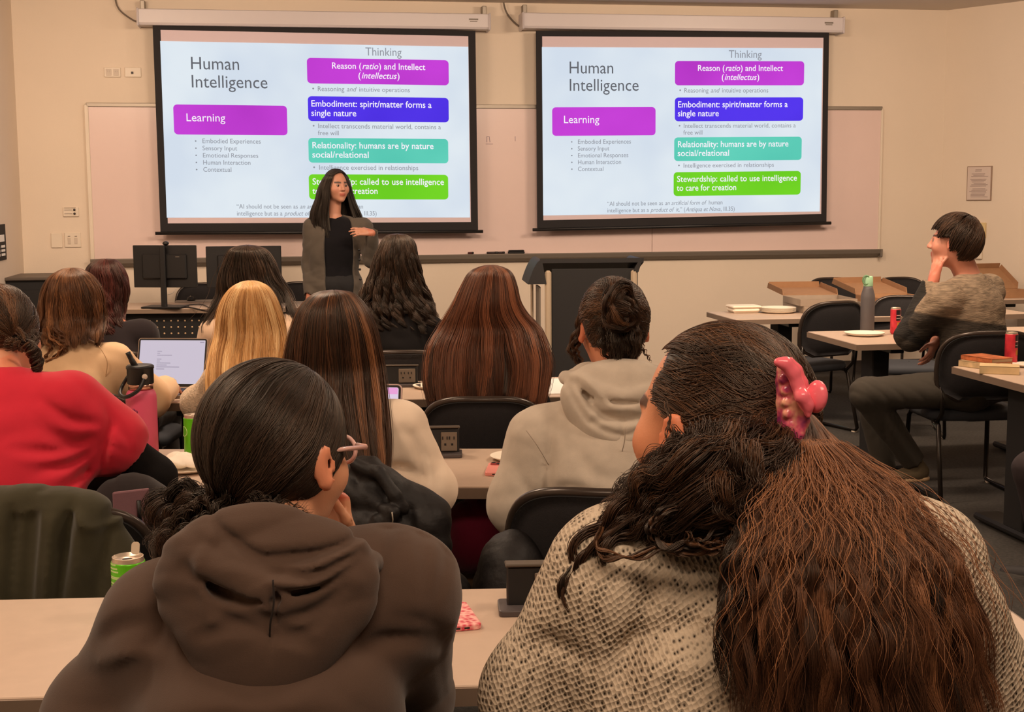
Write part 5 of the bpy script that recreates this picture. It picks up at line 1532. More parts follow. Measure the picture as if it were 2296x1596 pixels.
def hood(pr, m, w=.13, drop=.17, h=.005, back=.10, rim=.03, seed=2, seam=None, lift=0.0, tube=.027, folds=()):
    F = Field(pr.nb - .34, pr.nb + .30, h); W = pr.W
    # collar roll round the neck
    ang = np.linspace(-2.25, 2.25, 15)
    ring = [W(math.sin(a) * w * .70, .012 - math.cos(a) * (.070), .006 + lift + .012 * math.cos(a)) for a in ang]
    F.chain(ring, tube, k=.03)
    # pouch hanging behind
    F.ell(W(0, -back, -.05), (w * 1.02, .055, drop * .52), pr.T @ rotx(.12), .04)
    F.ell(W(0, -back - .005, -drop * .62), (w * .62, .045, drop * .42), pr.T @ rotx(.1), .05)
    # opening between rim and collar
    F.ell(W(0, -back * .72, .05), (w * .66, .034, .055), pr.T @ rotx(-.35), .02, 's')
    # folded rim (front edge of the hood lying on the back)
    rimp = spline([W(-w * .92, -.03, .012 + lift), W(-w * .72, -back - .018, -.012), W(0, -back - .052, -.055), W(w * .72, -back - .018, -.012), W(w * .92, -.03, .012 + lift)], 6)
    F.chain(rimp, .017, k=.010)
    rim2 = spline([W(-w * .8, -back - .02, -.045), W(0, -back - .05, -.082), W(w * .8, -back - .02, -.045)], 6)
    F.chain(rim2, .012, k=.008)
    c1 = spline([W(-w * .9, -back - .0, -.03), W(0, -back - .062, -.072), W(w * .9, -back, -.03)], 6)
    F.chain(c1, .004, k=.006, op='s')
    c2 = spline([W(-w * .55, -back - .05, -.12), W(-.0, -back - .062, -.10), W(w * .5, -back - .05, -.125)], 6)
    F.chain(c2, .006, k=.012, op='s')
    F.wrinkle(.0025, 14, seed, (.3, .2, 1))
    for pts, w_, d_ in folds: F.groove([P(*q) for q in pts], w_, d_, pr.nb[1])
    F.cap(pr.nb + pr.T @ np.array([0, .02, .0]), pr.head + pr.H @ np.array([0, .0, -.03]), pr.neck_r * 1.12, pr.neck_r * 1.4, .008, 's')
    o = F.mesh('hood', m, pr.root)
    return o
def seam(pr, pts, m, r=.0018, name='seam'):
    mb = MB(); mb.tube(spline(pts, 6), r, 5); return pr.sub(mb, name, m)

H_BLACK = hair_mat('hair_black', srgb(16, 11, 9), srgb(40, 28, 22), srgb(84, 62, 48))
H_INK = hair_mat('hair_ink', srgb(10, 7, 7), srgb(24, 17, 16), srgb(48, 36, 32))
H_DBROWN = hair_mat('hair_dark_brown', srgb(20, 12, 9), srgb(52, 33, 23), srgb(112, 74, 48))
H_BROWN = hair_mat('hair_brown', srgb(40, 24, 16), srgb(104, 66, 42), srgb(170, 118, 78))
H_AUB = hair_mat('hair_auburn', srgb(26, 12, 8), srgb(84, 44, 27), srgb(158, 96, 64))
H_RED = hair_mat('hair_dark_red', srgb(20, 8, 9), srgb(54, 20, 20), srgb(92, 42, 38))
H_BLOND = hair_mat('hair_blonde', srgb(140, 92, 48), srgb(226, 174, 112), srgb(255, 224, 168))
H_COPPER = hair_mat('hair_copper_tips', srgb(26, 15, 10), srgb(92, 56, 36), srgb(168, 112, 74), .5)
H_P8 = hair_mat('hair_brown_long', srgb(24, 13, 9), srgb(74, 44, 28), srgb(150, 98, 62))

# cloth materials
def knit_mat(name, c0, c1, scale=170, dist=.004, strength=1.0):
    m = bpy.data.materials.new(name); m.use_nodes = True; nt = m.node_tree; b = nt.nodes['Principled BSDF']; b.inputs['Roughness'].default_value = .95
    b.inputs['Specular IOR Level'].default_value = .15
    tc = nt.nodes.new('ShaderNodeTexCoord'); mp = nt.nodes.new('ShaderNodeMapping'); nt.links.new(tc.outputs['Object'], mp.inputs[0]); mp.inputs['Scale'].default_value = (1, .5, .8); mp.inputs['Rotation'].default_value = (0, .5, 0)
    v = nt.nodes.new('ShaderNodeTexVoronoi'); v.inputs['Scale'].default_value = scale; v.inputs['Randomness'].default_value = .35
    nt.links.new(mp.outputs[0], v.inputs['Vector'])
    n = nt.nodes.new('ShaderNodeTexNoise'); n.inputs['Scale'].default_value = 420; nt.links.new(mp.outputs[0], n.inputs['Vector'])
    r = nt.nodes.new('ShaderNodeValToRGB'); e = r.color_ramp.elements; e[0].position = .10; e[0].color = c1; e[1].position = .44; e[1].color = c0
    ad = nt.nodes.new('ShaderNodeMath'); ad.operation = 'MULTIPLY_ADD'; nt.links.new(n.outputs['Fac'], ad.inputs[0]); ad.inputs[1].default_value = .35; nt.links.new(v.outputs['Distance'], ad.inputs[2])
    sb = nt.nodes.new('ShaderNodeMath'); sb.operation = 'SUBTRACT'; nt.links.new(ad.outputs[0], sb.inputs[0]); sb.inputs[1].default_value = .17
    nt.links.new(sb.outputs[0], r.inputs[0]); nt.links.new(r.outputs[0], b.inputs['Base Color'])
    iv = nt.nodes.new('ShaderNodeMath'); iv.operation = 'MULTIPLY'; iv.inputs[1].default_value = 1; nt.links.new(v.outputs['Distance'], iv.inputs[0])
    bp = nt.nodes.new('ShaderNodeBump'); bp.inputs['Strength'].default_value = strength; bp.inputs['Distance'].default_value = dist
    nt.links.new(iv.outputs[0], bp.inputs['Height']); nt.links.new(bp.outputs[0], b.inputs['Normal'])
    return m
def cloth(name, c, var=.05, bump=.12, bs=700, vs=14, rough=.9): return mat(name, c, rough, var=var, vscale=vs, bump=bump, bscale=bs, spec=.15, sheen=.15)
m_hood1 = cloth('hoodie_brown', srgb(80, 62, 52))
m_knit = knit_mat('knit_sweater', srgb(200, 182, 160), srgb(44, 35, 29))
m_redt = cloth('tshirt_red', srgb(200, 42, 60), .05)
m_blk = mat('cloth_black', srgb(20, 17, 17), .9, var=.1, bump=.1, bscale=500, spec=.15)
m_beige = cloth('sweat_beige', srgb(232, 196, 156), .04)
m_cream = cloth('lace_cream', srgb(226, 202, 176), .14, bump=.5, bs=110, vs=60)
m_cream2 = cloth('sweat_cream', srgb(236, 214, 192), .04)
m_grey = cloth('hoodie_oatmeal', srgb(196, 182, 166), .07, vs=26)
m_jean = cloth('trousers_charcoal', srgb(56, 50, 46), .12)
m_cardi = cloth('cardigan_grey', srgb(84, 76, 68), .1)
m_top = cloth('top_black', srgb(16, 14, 18), .05)
m_marl = paint_mat('marled_knit', .9, bump=.5, bscale=90, streak=.42, sscale=(.5, .5, 2.6))
m_olive = cloth('jacket_olive', srgb(58, 54, 38), .1, rough=.8)
m_puff = mat('puffer_nylon', srgb(22, 18, 18), .6, var=.15, vscale=20, bump=.25, bscale=45, spec=.35)
m_shoe = mat('shoe_dark', srgb(40, 36, 36), .7); m_sole = mat('sole_pale', srgb(190, 178, 160), .7)
# ================================================================== P1: brown hoodie, low ponytail, glasses
p = Person('person in brown hoodie with glasses and low ponytail, chin on hand',
    eo=.010, head=P(618, 1030, 1.86), yaw=32, pitch=8, hs=1.07, nb=P(632, 1232, 1.79), shL=P(376, 1424, 1.78), shR=P(880, 1330, 1.80),
    elL=P(255, 1610, 1.80), wrL=P(370, 1590, 2.12), elR=P(880, 1560, 2.00), wrR=P(770, 1222, 2.03), pelvis=np.array([-.34, 1.62, .55]), res=.0065,
    skin=srgb(222, 160, 124), arm=1.18, bodyw=1.1,
    hands=dict(R=((nv([-.12, -.02, 1.0]), (-.6, -.5, .0)), dict(s=.90, side=1, curl=1.5, spread=.03))))
p.body(); P1 = p
p.pants(m_jean); p.shoes(m_shoe, m_sole)
def ex(F, s):
    G = lambda pts, w, d: F.groove([P(x, y, 1.62) for x, y in pts], w, d, 1.8)
    G([(365, 1260), (395, 1360), (480, 1470), (600, 1530), (720, 1470), (810, 1350), (850, 1230)], .014, .016)
    G([(985, 1545), (930, 1490), (840, 1480), (740, 1510)], .012, .012); G([(985, 1500), (940, 1450), (880, 1430)], .010, .008)
    G([(165, 1500), (230, 1450), (310, 1430)], .012, .010); G([(180, 1540), (260, 1500), (330, 1500)], .010, -.008)
    G([(340, 1600), (450, 1560), (620, 1545), (780, 1570)], .02, -.012); G([(330, 1560), (460, 1510), (640, 1500)], .02, .008)
    G([(880, 1215), (930, 1290), (945, 1390)], .008, .006); G([(300, 1330), (330, 1420), (300, 1500)], .010, .007); G([(960, 1260), (985, 1330), (960, 1420)], .008, .005)
p.top('hoodie', m_hood1, e=.034, k=.07, wr=.006, wf=6, seed=3, neck=.058, extra=ex, armk=.06)
fo = []
for dy, dd in ((0, .009), (22, -.006), (40, .008), (58, -.006), (74, .007)):
    fo.append((((800 - dy * .2, 1240 + dy * .7, 1.6), (700, 1262 + dy, 1.6), (600, 1262 + dy * .9, 1.6)), .0055, dd))
fo += [(((440, 1195, 1.6), (500, 1235, 1.6), (580, 1270, 1.6), (690, 1280, 1.6)), .007, .011), (((400, 1290, 1.6), (480, 1345, 1.6), (600, 1390, 1.6)), .009, .009), (((430, 1350, 1.6), (520, 1400, 1.6), (604, 1440, 1.6)), .010, .006),
       (((620, 1395, 1.6), (690, 1385, 1.6), (760, 1340, 1.6)), .008, .009), (((625, 1440, 1.6), (690, 1420, 1.6), (730, 1380, 1.6)), .008, .006), (((612, 1300, 1.6), (614, 1380, 1.6), (605, 1480, 1.6)), .004, .006), (((450, 1230, 1.6), (430, 1300, 1.6), (470, 1400, 1.6)), .008, -.006)]
hood(p, m_hood1, w=.142, drop=.2, seed=5, h=.0042, lift=-.034, folds=fo)
ms = mat('seam_dark', srgb(36, 26, 22), .9)
seam(p, [P(612, 1300, 1.60), P(614, 1350, 1.60), P(606, 1400, 1.605), P(604, 1470, 1.63)], ms, .0013)
rad = np.array([.088, .108, .102]) * 1.07
cen = p.head + p.H @ np.array([0, -.012, .03]) * 1.07
pole = p.H.T @ nv(P(500, 1150, 1.80) - cen)
def hl1(L):
    x, y, z = L[:, 0], L[:, 1], L[:, 2]
    ear = (np.abs(x) > .06) & (np.abs(y + .0 - .012) < .026) & (z < .0) 
    return ~((y > .062 + .0 * z) & (z < .05)) & ~((y > .022) & (z < -.02)) & ~ear & ~((z < -.055) & (y > -.03))
u = swept_hair(p.root, p.H, rad, cen, pole, H_BLACK, n=14000, rad=.00042, seed=2, hairline=hl1, end=.10, k=22, shade0=.42, lay=.03)
g = P(492, 1150, 1.79)
tuft(u, [cen + (g - cen) * .7, g, P(455, 1170, 1.80), P(425, 1200, 1.84)], [.045, .030, .034, .03], H_BLACK, 1600, .00045, 3, curl=.004, name='ponytail')
tuft(u, [P(470, 1150, 1.80), P(425, 1165, 1.84), P(390, 1190, 1.87), P(385, 1240, 1.88)], [.02, .045, .05, .036], H_DBROWN, 1800, .00038, 4, curl=.012, cfreq=4, name='ponytail', shade0=.35, ragged=.5)
# wisps at the nape and ear
tuft(u, [P(560, 1120, 1.76), P(620, 1150, 1.755), P(700, 1142, 1.775)], [.02, .022, .012], H_BLACK, 260, .0003, 19, curl=.003, cfreq=3, ragged=.6, name='nape_wisps')
# glasses: temple, hinge corner and front rim
o = empty('spectacles', tuple(p.head), 0)
o.parent = p.root; o.matrix_parent_inverse = Matrix.Translation(-p.root.location); o['label'] = 'clear pinkish plastic spectacles'
m_gl = mat('clear_pink_acetate', srgb(226, 178, 168), .15)
hd = lambda x, y, z: p.H @ (np.array([x, y, z]) * p.hs)
for sx in (-1, 1):
    mb = MB(); mb.tube([hd(sx * .082, -.012, .010), hd(sx * .083, .02, .020), hd(sx * .078, .09, .022)], .0035, 8); mb.build('temple', m_gl, o)
    mb = MB(); pts = [hd(sx * (.034 + .026 * math.cos(a)), .100 - .008 * max(math.cos(a), 0), .014 + .018 * math.sin(a)) for a in np.linspace(0, 6.28, 25)[:-1]]
    mb.tube(pts, .0032, 8, closed=True); mb.build('rim', m_gl, o)
    mb = MB(); mb.tube([hd(sx * .060, .094, .022), hd(sx * .079, .088, .022)], .0045, 8); mb.build('hinge', m_gl, o)
mb = MB(); mb.tube([hd(-.008, .11, .014), hd(.008, .11, .014)], .003, 8); mb.build('bridge', m_gl, o)

# ================================================================== P2: curly half-up hair, claw clip, knit sweater
p = Person('person in chunky knit sweater with huge curly ponytail and pink claw clip',
    head=P(1602, 955, 1.80), yaw=-47, pitch=4, hs=1.12, nb=P(1640, 1165, 1.70), shL=P(1392, 1300, 1.66), shR=P(2040, 1290, 1.63),
    elL=P(1235, 1560, 1.72), wrL=P(1420, 1560, 2.08), elR=P(2165, 1560, 1.70), wrR=P(1990, 1560, 2.08), pelvis=np.array([.31, 1.52, .56]), res=.0065,
    eo=.018, eye_y=.071, skin=srgb(226, 152, 112), arm=1.35, bodyw=1.22, face=True)
p.body(); P2 = p
p.pants(m_jean); p.shoes(m_shoe, m_sole)
def ex(F, s):
    G = lambda pts, w, d: F.groove([P(x, y, 1.55) for x, y in pts], w, d, 1.72)
    G([(1530, 1180), (1460, 1300), (1420, 1440), (1400, 1596)], .016, .012); G([(1500, 1220), (1440, 1330), (1405, 1440)], .007, -.005)
    G([(1390, 1500), (1440, 1440), (1560, 1410), (1700, 1450)], .014, .010); G([(1400, 1560), (1480, 1480), (1620, 1470)], .016, -.007)
    G([(1180, 1520), (1240, 1480), (1310, 1500)], .014, .008); G([(1560, 1180), (1540, 1300), (1560, 1420)], .010, .004)
p.top('sweater', m_knit, e=.03, k=.07, wr=.004, wf=5, seed=8, neck=.066, extra=ex, armk=.05)
rad = np.array([.093, .110, .105]) * 1.10
cen = p.head + p.H @ np.array([0, -.022, .020]) * 1.10
clip = P(1785, 905, 1.72)
pole = p.H.T @ nv(clip - cen)
def hl2(L):
    x, y, z = L[:, 0], L[:, 1], L[:, 2]
    ear = (x < -.05) & (np.abs(y - .022) < .018) & (np.abs(z + .035) < .024)
    return ~(y > .032 + np.clip(z, 0, 1) * .55 + .02 * np.sin(z * 60)) & ~ear & ~((z < -.07) & (y > .0)) | (z > .085)
u = swept_hair(p.root, p.H, rad, cen, pole, H_DBROWN, n=15000, rad=.00048, seed=12, hairline=hl2, end=.16, k=26, shade0=.55, lay=.08, wave=.011, wfreq=1.7, nc=80, bend=.25)
# curls below the ear sweeping over the left shoulder
D_ = 1.63
def lock(path, rr, n, m=H_DBROWN, curl=.010, cf=5, seed=1, **k): return tuft(u, [P(*q) for q in path], rr, m, n, .00045, seed, curl=curl, cfreq=cf, **k)
lock([(1700, 985, 1.67), (1650, 1045, 1.60), (1580, 1095, 1.57), (1480, 1130, 1.60), (1380, 1180, 1.62)], [.035, .060, .066, .05, .03], 5200, seed=31, nc=60, curl=.008, cf=4, ragged=.45)
lock([(1650, 985, 1.67), (1600, 1040, 1.63), (1540, 1080, 1.64), (1480, 1095, 1.66)], [.03, .045, .04, .02], 2200, seed=32, nc=40, curl=.008, cf=3, ragged=.4)
lock([(1725, 1000, 1.67), (1700, 1060, 1.58), (1660, 1120, 1.55), (1640, 1170, 1.545)], [.035, .055, .055, .03], 3600, seed=33, nc=50, curl=.009, cf=4, ragged=.4)
lock([(1480, 1110, 1.6), (1400, 1160, 1.6), (1330, 1230, 1.61), (1300, 1320, 1.62), (1265, 1420, 1.63)], [.02, .03, .028, .018, .006], 1100, seed=34, nc=16, curl=.006, cf=3, ragged=.5)
lock([(1470, 1120, 1.58), (1370, 1200, 1.585), (1300, 1260, 1.60), (1262, 1330, 1.6), (1300, 1420, 1.60), (1270, 1500, 1.62)], [.008, .010, .008, .006, .005, .003], 240, seed=35, nc=5, curl=.004, cf=2)
lock([(1560, 1130, 1.53), (1480, 1150, 1.525), (1455, 1190, 1.52), (1490, 1225, 1.52), (1570, 1215, 1.52), (1630, 1180, 1.52)], [.006, .006, .005, .005, .005, .006], 240, seed=36, nc=5, curl=.002, cf=2)
lock([(1620, 1150, 1.53), (1650, 1190, 1.515), (1620, 1225, 1.515), (1560, 1220, 1.515), (1540, 1190, 1.515)], [.006, .005, .005, .005, .003], 200, seed=37, nc=5, curl=.002, cf=2)
lock([(1350, 1180, 1.57), (1340, 1230, 1.565), (1400, 1250, 1.55), (1500, 1232, 1.53), (1590, 1236, 1.52), (1610, 1200, 1.52)], [.004, .004, .004, .004, .004, .003], 160, seed=38, nc=4, curl=.002, cf=2)
lock([(1690, 1080, 1.55), (1700, 1180, 1.53), (1670, 1280, 1.51), (1690, 1380, 1.50)], [.03, .03, .022, .01], 1300, seed=39, nc=22, curl=.006, cf=3, ragged=.5)
# wisp by the cheek
lock([(1492, 900, 1.70), (1500, 960, 1.68), (1488, 1010, 1.675), (1475, 1030, 1.68)], [.004, .003, .002, .002], 12, seed=40, nc=3, curl=.001, cf=2)
# the long ponytail below the clip
def pony(path, rr, n, m, seed, **k): return tuft(u, [P(*q) for q in path], rr, m, n, .00027, seed, name='ponytail', level=True, flat=.55, k=44, **k)
pony([(1805, 930, 1.66), (1822, 1000, 1.60), (1862, 1100, 1.52), (1900, 1200, 1.47), (1917, 1300, 1.45), (1932, 1450, 1.44), (1948, 1640, 1.44)], [.010, .034, .082, .108, .124, .142, .156], 34000, H_COPPER, 41, nc=330, own=.026, phn=.12, curl=.0035, cfreq=4.5, wave=.005, wfreq=3.2, ragged=.3, shade0=.40)
pony([(1805, 935, 1.68), (1815, 1000, 1.62), (1850, 1100, 1.55), (1880, 1250, 1.50), (1905, 1450, 1.47), (1915, 1640, 1.47)], [.010, .032, .074, .104, .125, .14], 10000, H_DBROWN, 42, nc=90, own=.09, curl=.003, cfreq=5, wave=.004, ragged=.2, shade0=.22)
pony([(1712, 1120, 1.53), (1705, 1230, 1.48), (1690, 1380, 1.46), (1680, 1560, 1.455)], [.018, .04, .045, .04], 3200, H_DBROWN, 43, nc=40, own=.05, curl=.006, cfreq=4, ragged=.4, shade0=.4)
pony([(1825, 990, 1.58), (1875, 1090, 1.5), (1925, 1220, 1.45), (1950, 1400, 1.43), (1960, 1600, 1.43)], [.035, .085, .128, .156, .165], 900, H_COPPER, 44, nc=300, curl=.006, cfreq=4, ragged=.6, shade0=.7)
# claw clip (worn in the hair)
m_clip = mat('pink_marbled_acetate', srgb(232, 110, 132), .22, var=.0)
nt = m_clip.node_tree; b = nt.nodes['Principled BSDF']; tc = nt.nodes.new('ShaderNodeTexCoord'); n_ = nt.nodes.new('ShaderNodeTexNoise'); n_.inputs['Scale'].default_value = 60; r_ = nt.nodes.new('ShaderNodeValToRGB')
e_ = r_.color_ramp.elements; e_[0].position = .36; e_[0].color = srgb(140, 44, 100); e_[1].position = .64; e_[1].color = srgb(250, 180, 150); q_ = e_.new(.5); q_.color = srgb(222, 96, 120)
nt.links.new(tc.outputs['Object'], n_.inputs['Vector']); nt.links.new(n_.outputs['Fac'], r_.inputs[0]); nt.links.new(r_.outputs[0], b.inputs['Base Color']); b.inputs['Transmission Weight'].default_value = .12
m_clip2 = mat('pink_acetate', srgb(240, 112, 126), .2)
CR = p.root
cl = empty('claw_clip', tuple(P(1790, 900, 1.70)), 0); cl.parent = CR; cl.matrix_parent_inverse = Matrix.Translation(-CR.location); cl['label'] = 'pink marbled claw clip gripping the half-up hair'
def clipw(px, py, d): return P(px, py, d) - np.array(cl.location)
F = Field(np.array(P(1790, 900, 1.66)) - .14, np.array(P(1790, 900, 1.66)) + .14, .0028)
def jaw(pts, wd, D0):
    for i in range(len(pts) - 1):
        (ax, ay, aw), (bx, by, bw) = pts[i], pts[i + 1]
        for t in np.linspace(0, 1, 5):
            x = ax + (bx - ax) * t; y = ay + (by - ay) * t; w_ = aw + (bw - aw) * t
            F.cap(P(x - w_, y + w_ * .12, D0 - .012), P(x + w_ * .6, y, D0 - .030), .0055, .0055, .004)
jaw([(1763, 822, 12), (1775, 858, 24), (1784, 900, 34), (1786, 945, 32), (1780, 975, 20), (1778, 1000, 6)], 0, 1.635)
for i in range(6):
    y = 850 + 26 * i; x0 = [1748, 1752, 1754, 1758, 1764, 1768][i]
    F.cap(P(x0 + 8, y, 1.61), P(x0 - 6, y + 5, 1.635), .006, .003, .004)
F.mesh('jaw', m_clip, None).parent = cl; bpy.context.collection.objects[-1]
jo = cl.children[-1]; jo.matrix_parent_inverse = Matrix.Translation(-np.array(cl.location)) if False else Matrix.Translation(-cl.location)
F = Field(np.array(P(1800, 890, 1.64)) - .12, np.array(P(1800, 890, 1.64)) + .12, .0028)
F.chain([P(q[0], q[1], 1.598) for q in ((1745, 812), (1762, 815), (1778, 835), (1788, 862), (1797, 885), (1806, 905))], [.006, .008, .008, .0075, .008, .009], k=.005)
F.chain([P(q[0], q[1], 1.628) for q in ((1772, 806), (1788, 828), (1800, 856), (1808, 880))], [.004, .006, .006, .006], k=.004)
F.chain([P(q[0], q[1], 1.59) for q in ((1800, 890), (1812, 908), (1812, 932))], [.010, .007, .004], k=.005)
F.mesh('spine', m_clip2, None).parent = cl; cl.children[-1].matrix_parent_inverse = Matrix.Translation(-cl.location)
F = Field(np.array(P(1830, 888, 1.63)) - .07, np.array(P(1830, 888, 1.63)) + .07, .0025)
F.ell(P(1831, 889, 1.60), (.0095, .017, .0205), rotz(.5) @ roty(.12), .003)
F.cap(P(1806, 893, 1.61), P(1826, 890, 1.605), .010, .012, .006)
F.mesh('thumb_tab', m_clip2, None).parent = cl; cl.children[-1].matrix_parent_inverse = Matrix.Translation(-cl.location)

# ================================================================== P3: red t-shirt
p = Person('person in red t-shirt over black sleeves with braided dark hair, left edge',
    head=P(2, 752, 3.5), yaw=22, pitch=16, hs=1.06, nb=P(10, 838, 3.40), shL=P(-190, 915, 3.36), shR=P(163, 912, 3.38),
    elL=P(-300, 1080, 3.4), wrL=P(-120, 1080, 3.7), elR=P(345, 1072, 3.46), wrR=P(190, 1068, 3.62), pelvis=np.array([-1.22, 3.2, .56]), res=.008, arm=1.08, skin=srgb(216, 150, 118))
p.body(); p.pants(m_jean); p.shoes(m_shoe, m_sole)
for q in 'LR':
    F = p.field(pad=.15); p.arms(F, .010, sides=q)
    d = nv(getattr(p, 'wr' + q) - getattr(p, 'el' + q)); F.cap(getattr(p, 'wr' + q) + d * .03, getattr(p, 'wr' + q) + d * .12, .04, .07, 0, 's')
    F.wrinkle(.0015, 14, 3)
    F.mesh('undershirt_sleeve', m_blk, p.root, label='long black undershirt sleeve')
def ex(F, s):
    G = lambda pts, w, d: F.groove([P(x, y, 3.25) for x, y in pts], w, d, 3.36)
    G([(212, 905), (224, 960), (212, 1020), (205, 1080)], .010, .020)
    for i, (a_, b_, c_) in enumerate((((205, 985), (150, 1000), (90, 960)), ((205, 1005), (160, 1040), (110, 1050)), ((200, 1030), (170, 1075), (140, 1100)), ((195, 960), (140, 945), (80, 900)), ((190, 1010), (110, 1010), (40, 1000)))):
        G([a_, b_, c_], .012, .010); G([(q[0], q[1] + 18) for q in (a_, b_, c_)], .012, -.006)
    G([(235, 900), (270, 960), (300, 1010)], .012, .006); G([(225, 950), (260, 1000), (280, 1030)], .010, .008)
p.top('t_shirt', m_redt, e=.028, k=.06, wr=.004, wf=8, seed=4, sleeves='short', neck=.062, extra=ex)
rad = np.array([.090, .108, .104]); cen = p.head + p.H @ np.array([0, -.014, .026])
g = P(66, 775, 3.40); pole = p.H.T @ nv(g - cen)
def hl3(L):
    x, y, z = L[:, 0], L[:, 1], L[:, 2]
    return ~((y > .06) & (z < .05)) & ~((y > .015) & (z < -.01) ) & ~((z < -.06) & (y > -.02))
u = swept_hair(p.root, p.H, rad, cen, pole, H_DBROWN, n=5000, rad=.0007, seed=22, hairline=hl3, shade0=.5, end=.14, wave=.004)
tuft(u, [cen + (g - cen) * .8, g, P(72, 782, 3.37)], [.05, .022, .012], H_DBROWN, 500, .0007, 15, nc=14)
bp = [P(q[0], q[1], 3.37) for q in ((60, 770), (74, 785), (79, 800), (82, 818), (80, 832))]
bs = spline(bp, 10)
for ph in (0, 2.09, 4.19):
    tuft(u, [q + np.array([.008 * math.sin(i * .62 + ph), .008 * math.cos(i * .62 + ph), 0]) for i, q in enumerate(bs)][::2], [.012, .010, .008, .006], H_DBROWN, 260, .0006, int(ph * 10) + 1, curl=.001, nc=6, name='braid')

# ================================================================== P4: beige sweatshirt
p = Person('person with light brown hair in beige sweatshirt typing at the open laptop',
    head=P(165, 682, 5.0), yaw=-6, pitch=10, hs=1.02, nb=P(166, 762, 4.95), shL=P(88, 822, 4.93), shR=P(256, 820, 4.95), elL=P(60, 905, 4.98), wrL=P(150, 900, 5.35),
    elR=P(336, 893, 5.06), wrR=P(372, 872, 5.36), pelvis=np.array([-1.62, 4.8, .55]), res=.010, arm=1.1, bodyw=1.08)
p.body(); p.pants(m_jean); p.shoes(m_shoe, m_sole); p.top('sweatshirt', m_beige, e=.026, wr=.004, wf=8, seed=6)
seam(p, [P(222, 775, 4.83), P(240, 810, 4.83), P(236, 850, 4.86)], mat('seam_tan', srgb(214, 176, 138), .9), .0015)
u = long_hair(p.root, [(603, 140, 180), (618, 116, 205), (645, 100, 222), (680, 92, 231), (715, 90, 234), (745, 90, 240), (772, 96, 240)], 4.98, H_BROWN, neck_y=715, lowD=4.82, n=8000, rad=.0008, depth=.105, seed=4, open_=70, wave=.006, nc=50)
for i, (pa) in enumerate(([(110, 730), (120, 760), (140, 775), (125, 800), (100, 812)], [(104, 735), (108, 765), (112, 785), (98, 805)], [(120, 735), (138, 760), (146, 780), (132, 800)])):
    tuft(u, [P(a, b, 4.83) for a, b in pa], [.016, .012, .006, .003], H_BROWN, 180, .0008, 50 + i, nc=6, curl=.003, cfreq=2)

# ================================================================== P5: dark red wavy hair
p = Person('person with dark red wavy hair and black top, front left',
    head=P(238, 655, 6.35), yaw=18, pitch=8, hs=1.0, nb=P(258, 722, 6.3), shL=P(192, 757, 6.3), shR=P(322, 750, 6.3), elL=P(170, 840, 6.35), wrL=P(210, 820, 6.7), elR=P(345, 835, 6.35), wrR=P(330, 815, 6.7), pelvis=np.array([-1.85, 6.2, .55]), res=.012)
p.body(); p.pants(m_jean); p.shoes(m_shoe, m_sole); p.top('black_top', cloth('top_charcoal', srgb(40, 33, 35)), e=.02)
long_hair(p.root, [(583, 215, 258), (598, 198, 274), (625, 190, 284), (660, 192, 287), (690, 200, 282), (720, 210, 285), (745, 220, 296), (775, 225, 300)], 6.33, H_RED, neck_y=690, lowD=6.19, n=4000, rad=.0011, depth=.10, seed=5, wave=.012, wfreq=3, nc=40, curl=.004)

# ================================================================== P6: blonde
p = Person('person with long straight blonde hair and cream lace top',
    head=P(562, 712, 5.0), yaw=-4, pitch=10, hs=1.0, nb=P(562, 800, 4.95), shL=P(496, 858, 4.93), shR=P(634, 855, 4.93), elL=P(446, 905, 5.02), wrL=P(470, 880, 5.36), elR=P(660, 920, 5.0), wrR=P(620, 900, 5.35), pelvis=np.array([-.95, 4.8, .55]), res=.010)
p.body(); p.pants(m_jean); p.shoes(m_shoe, m_sole); p.top('lace_top', m_cream, e=.020, wr=.005, wf=12, seed=6, nshift=.0)
long_hair(p.root, [(632, 540, 582), (645, 518, 604), (670, 500, 620), (705, 488, 632), (745, 483, 640), (785, 480, 646), (825, 484, 650), (865, 492, 648), (900, 500, 645)], 4.98, H_BLOND, neck_y=770, lowD=4.7, n=10000, rad=.0007, depth=.10, seed=6, wave=.003, nc=60, open_=70, shade0=.5)

# ================================================================== P7: messy dark hair, cream shirt
p = Person('person with messy dark hair in cream shirt before the right monitor',
    head=P(560, 628, 6.4), yaw=0, pitch=6, hs=1.02, nb=P(562, 702, 6.35), shL=P(482, 748, 6.33), shR=P(648, 742, 6.33), elL=P(455, 830, 6.35), wrL=P(500, 810, 6.7), elR=P(672, 825, 6.35), wrR=P(630, 810, 6.7), pelvis=np.array([-1.2, 6.2, .55]), res=.012)
p.body(); p.pants(m_jean); p.shoes(m_shoe, m_sole); p.top('cream_shirt', cloth('shirt_cream', srgb(224, 192, 164)), e=.026, wr=.003, wf=10)
long_hair(p.root, [(552, 532, 578), (562, 514, 600), (590, 502, 618), (625, 494, 630), (660, 490, 650), (695, 476, 662), (725, 465, 668), (750, 470, 662)], 6.38, H_BLACK, neck_y=670, lowD=6.21, n=4200, rad=.0010, depth=.11, seed=17, wave=.012, wfreq=2.5, nc=45, ragged=.35, fly=.14, clump=.8)

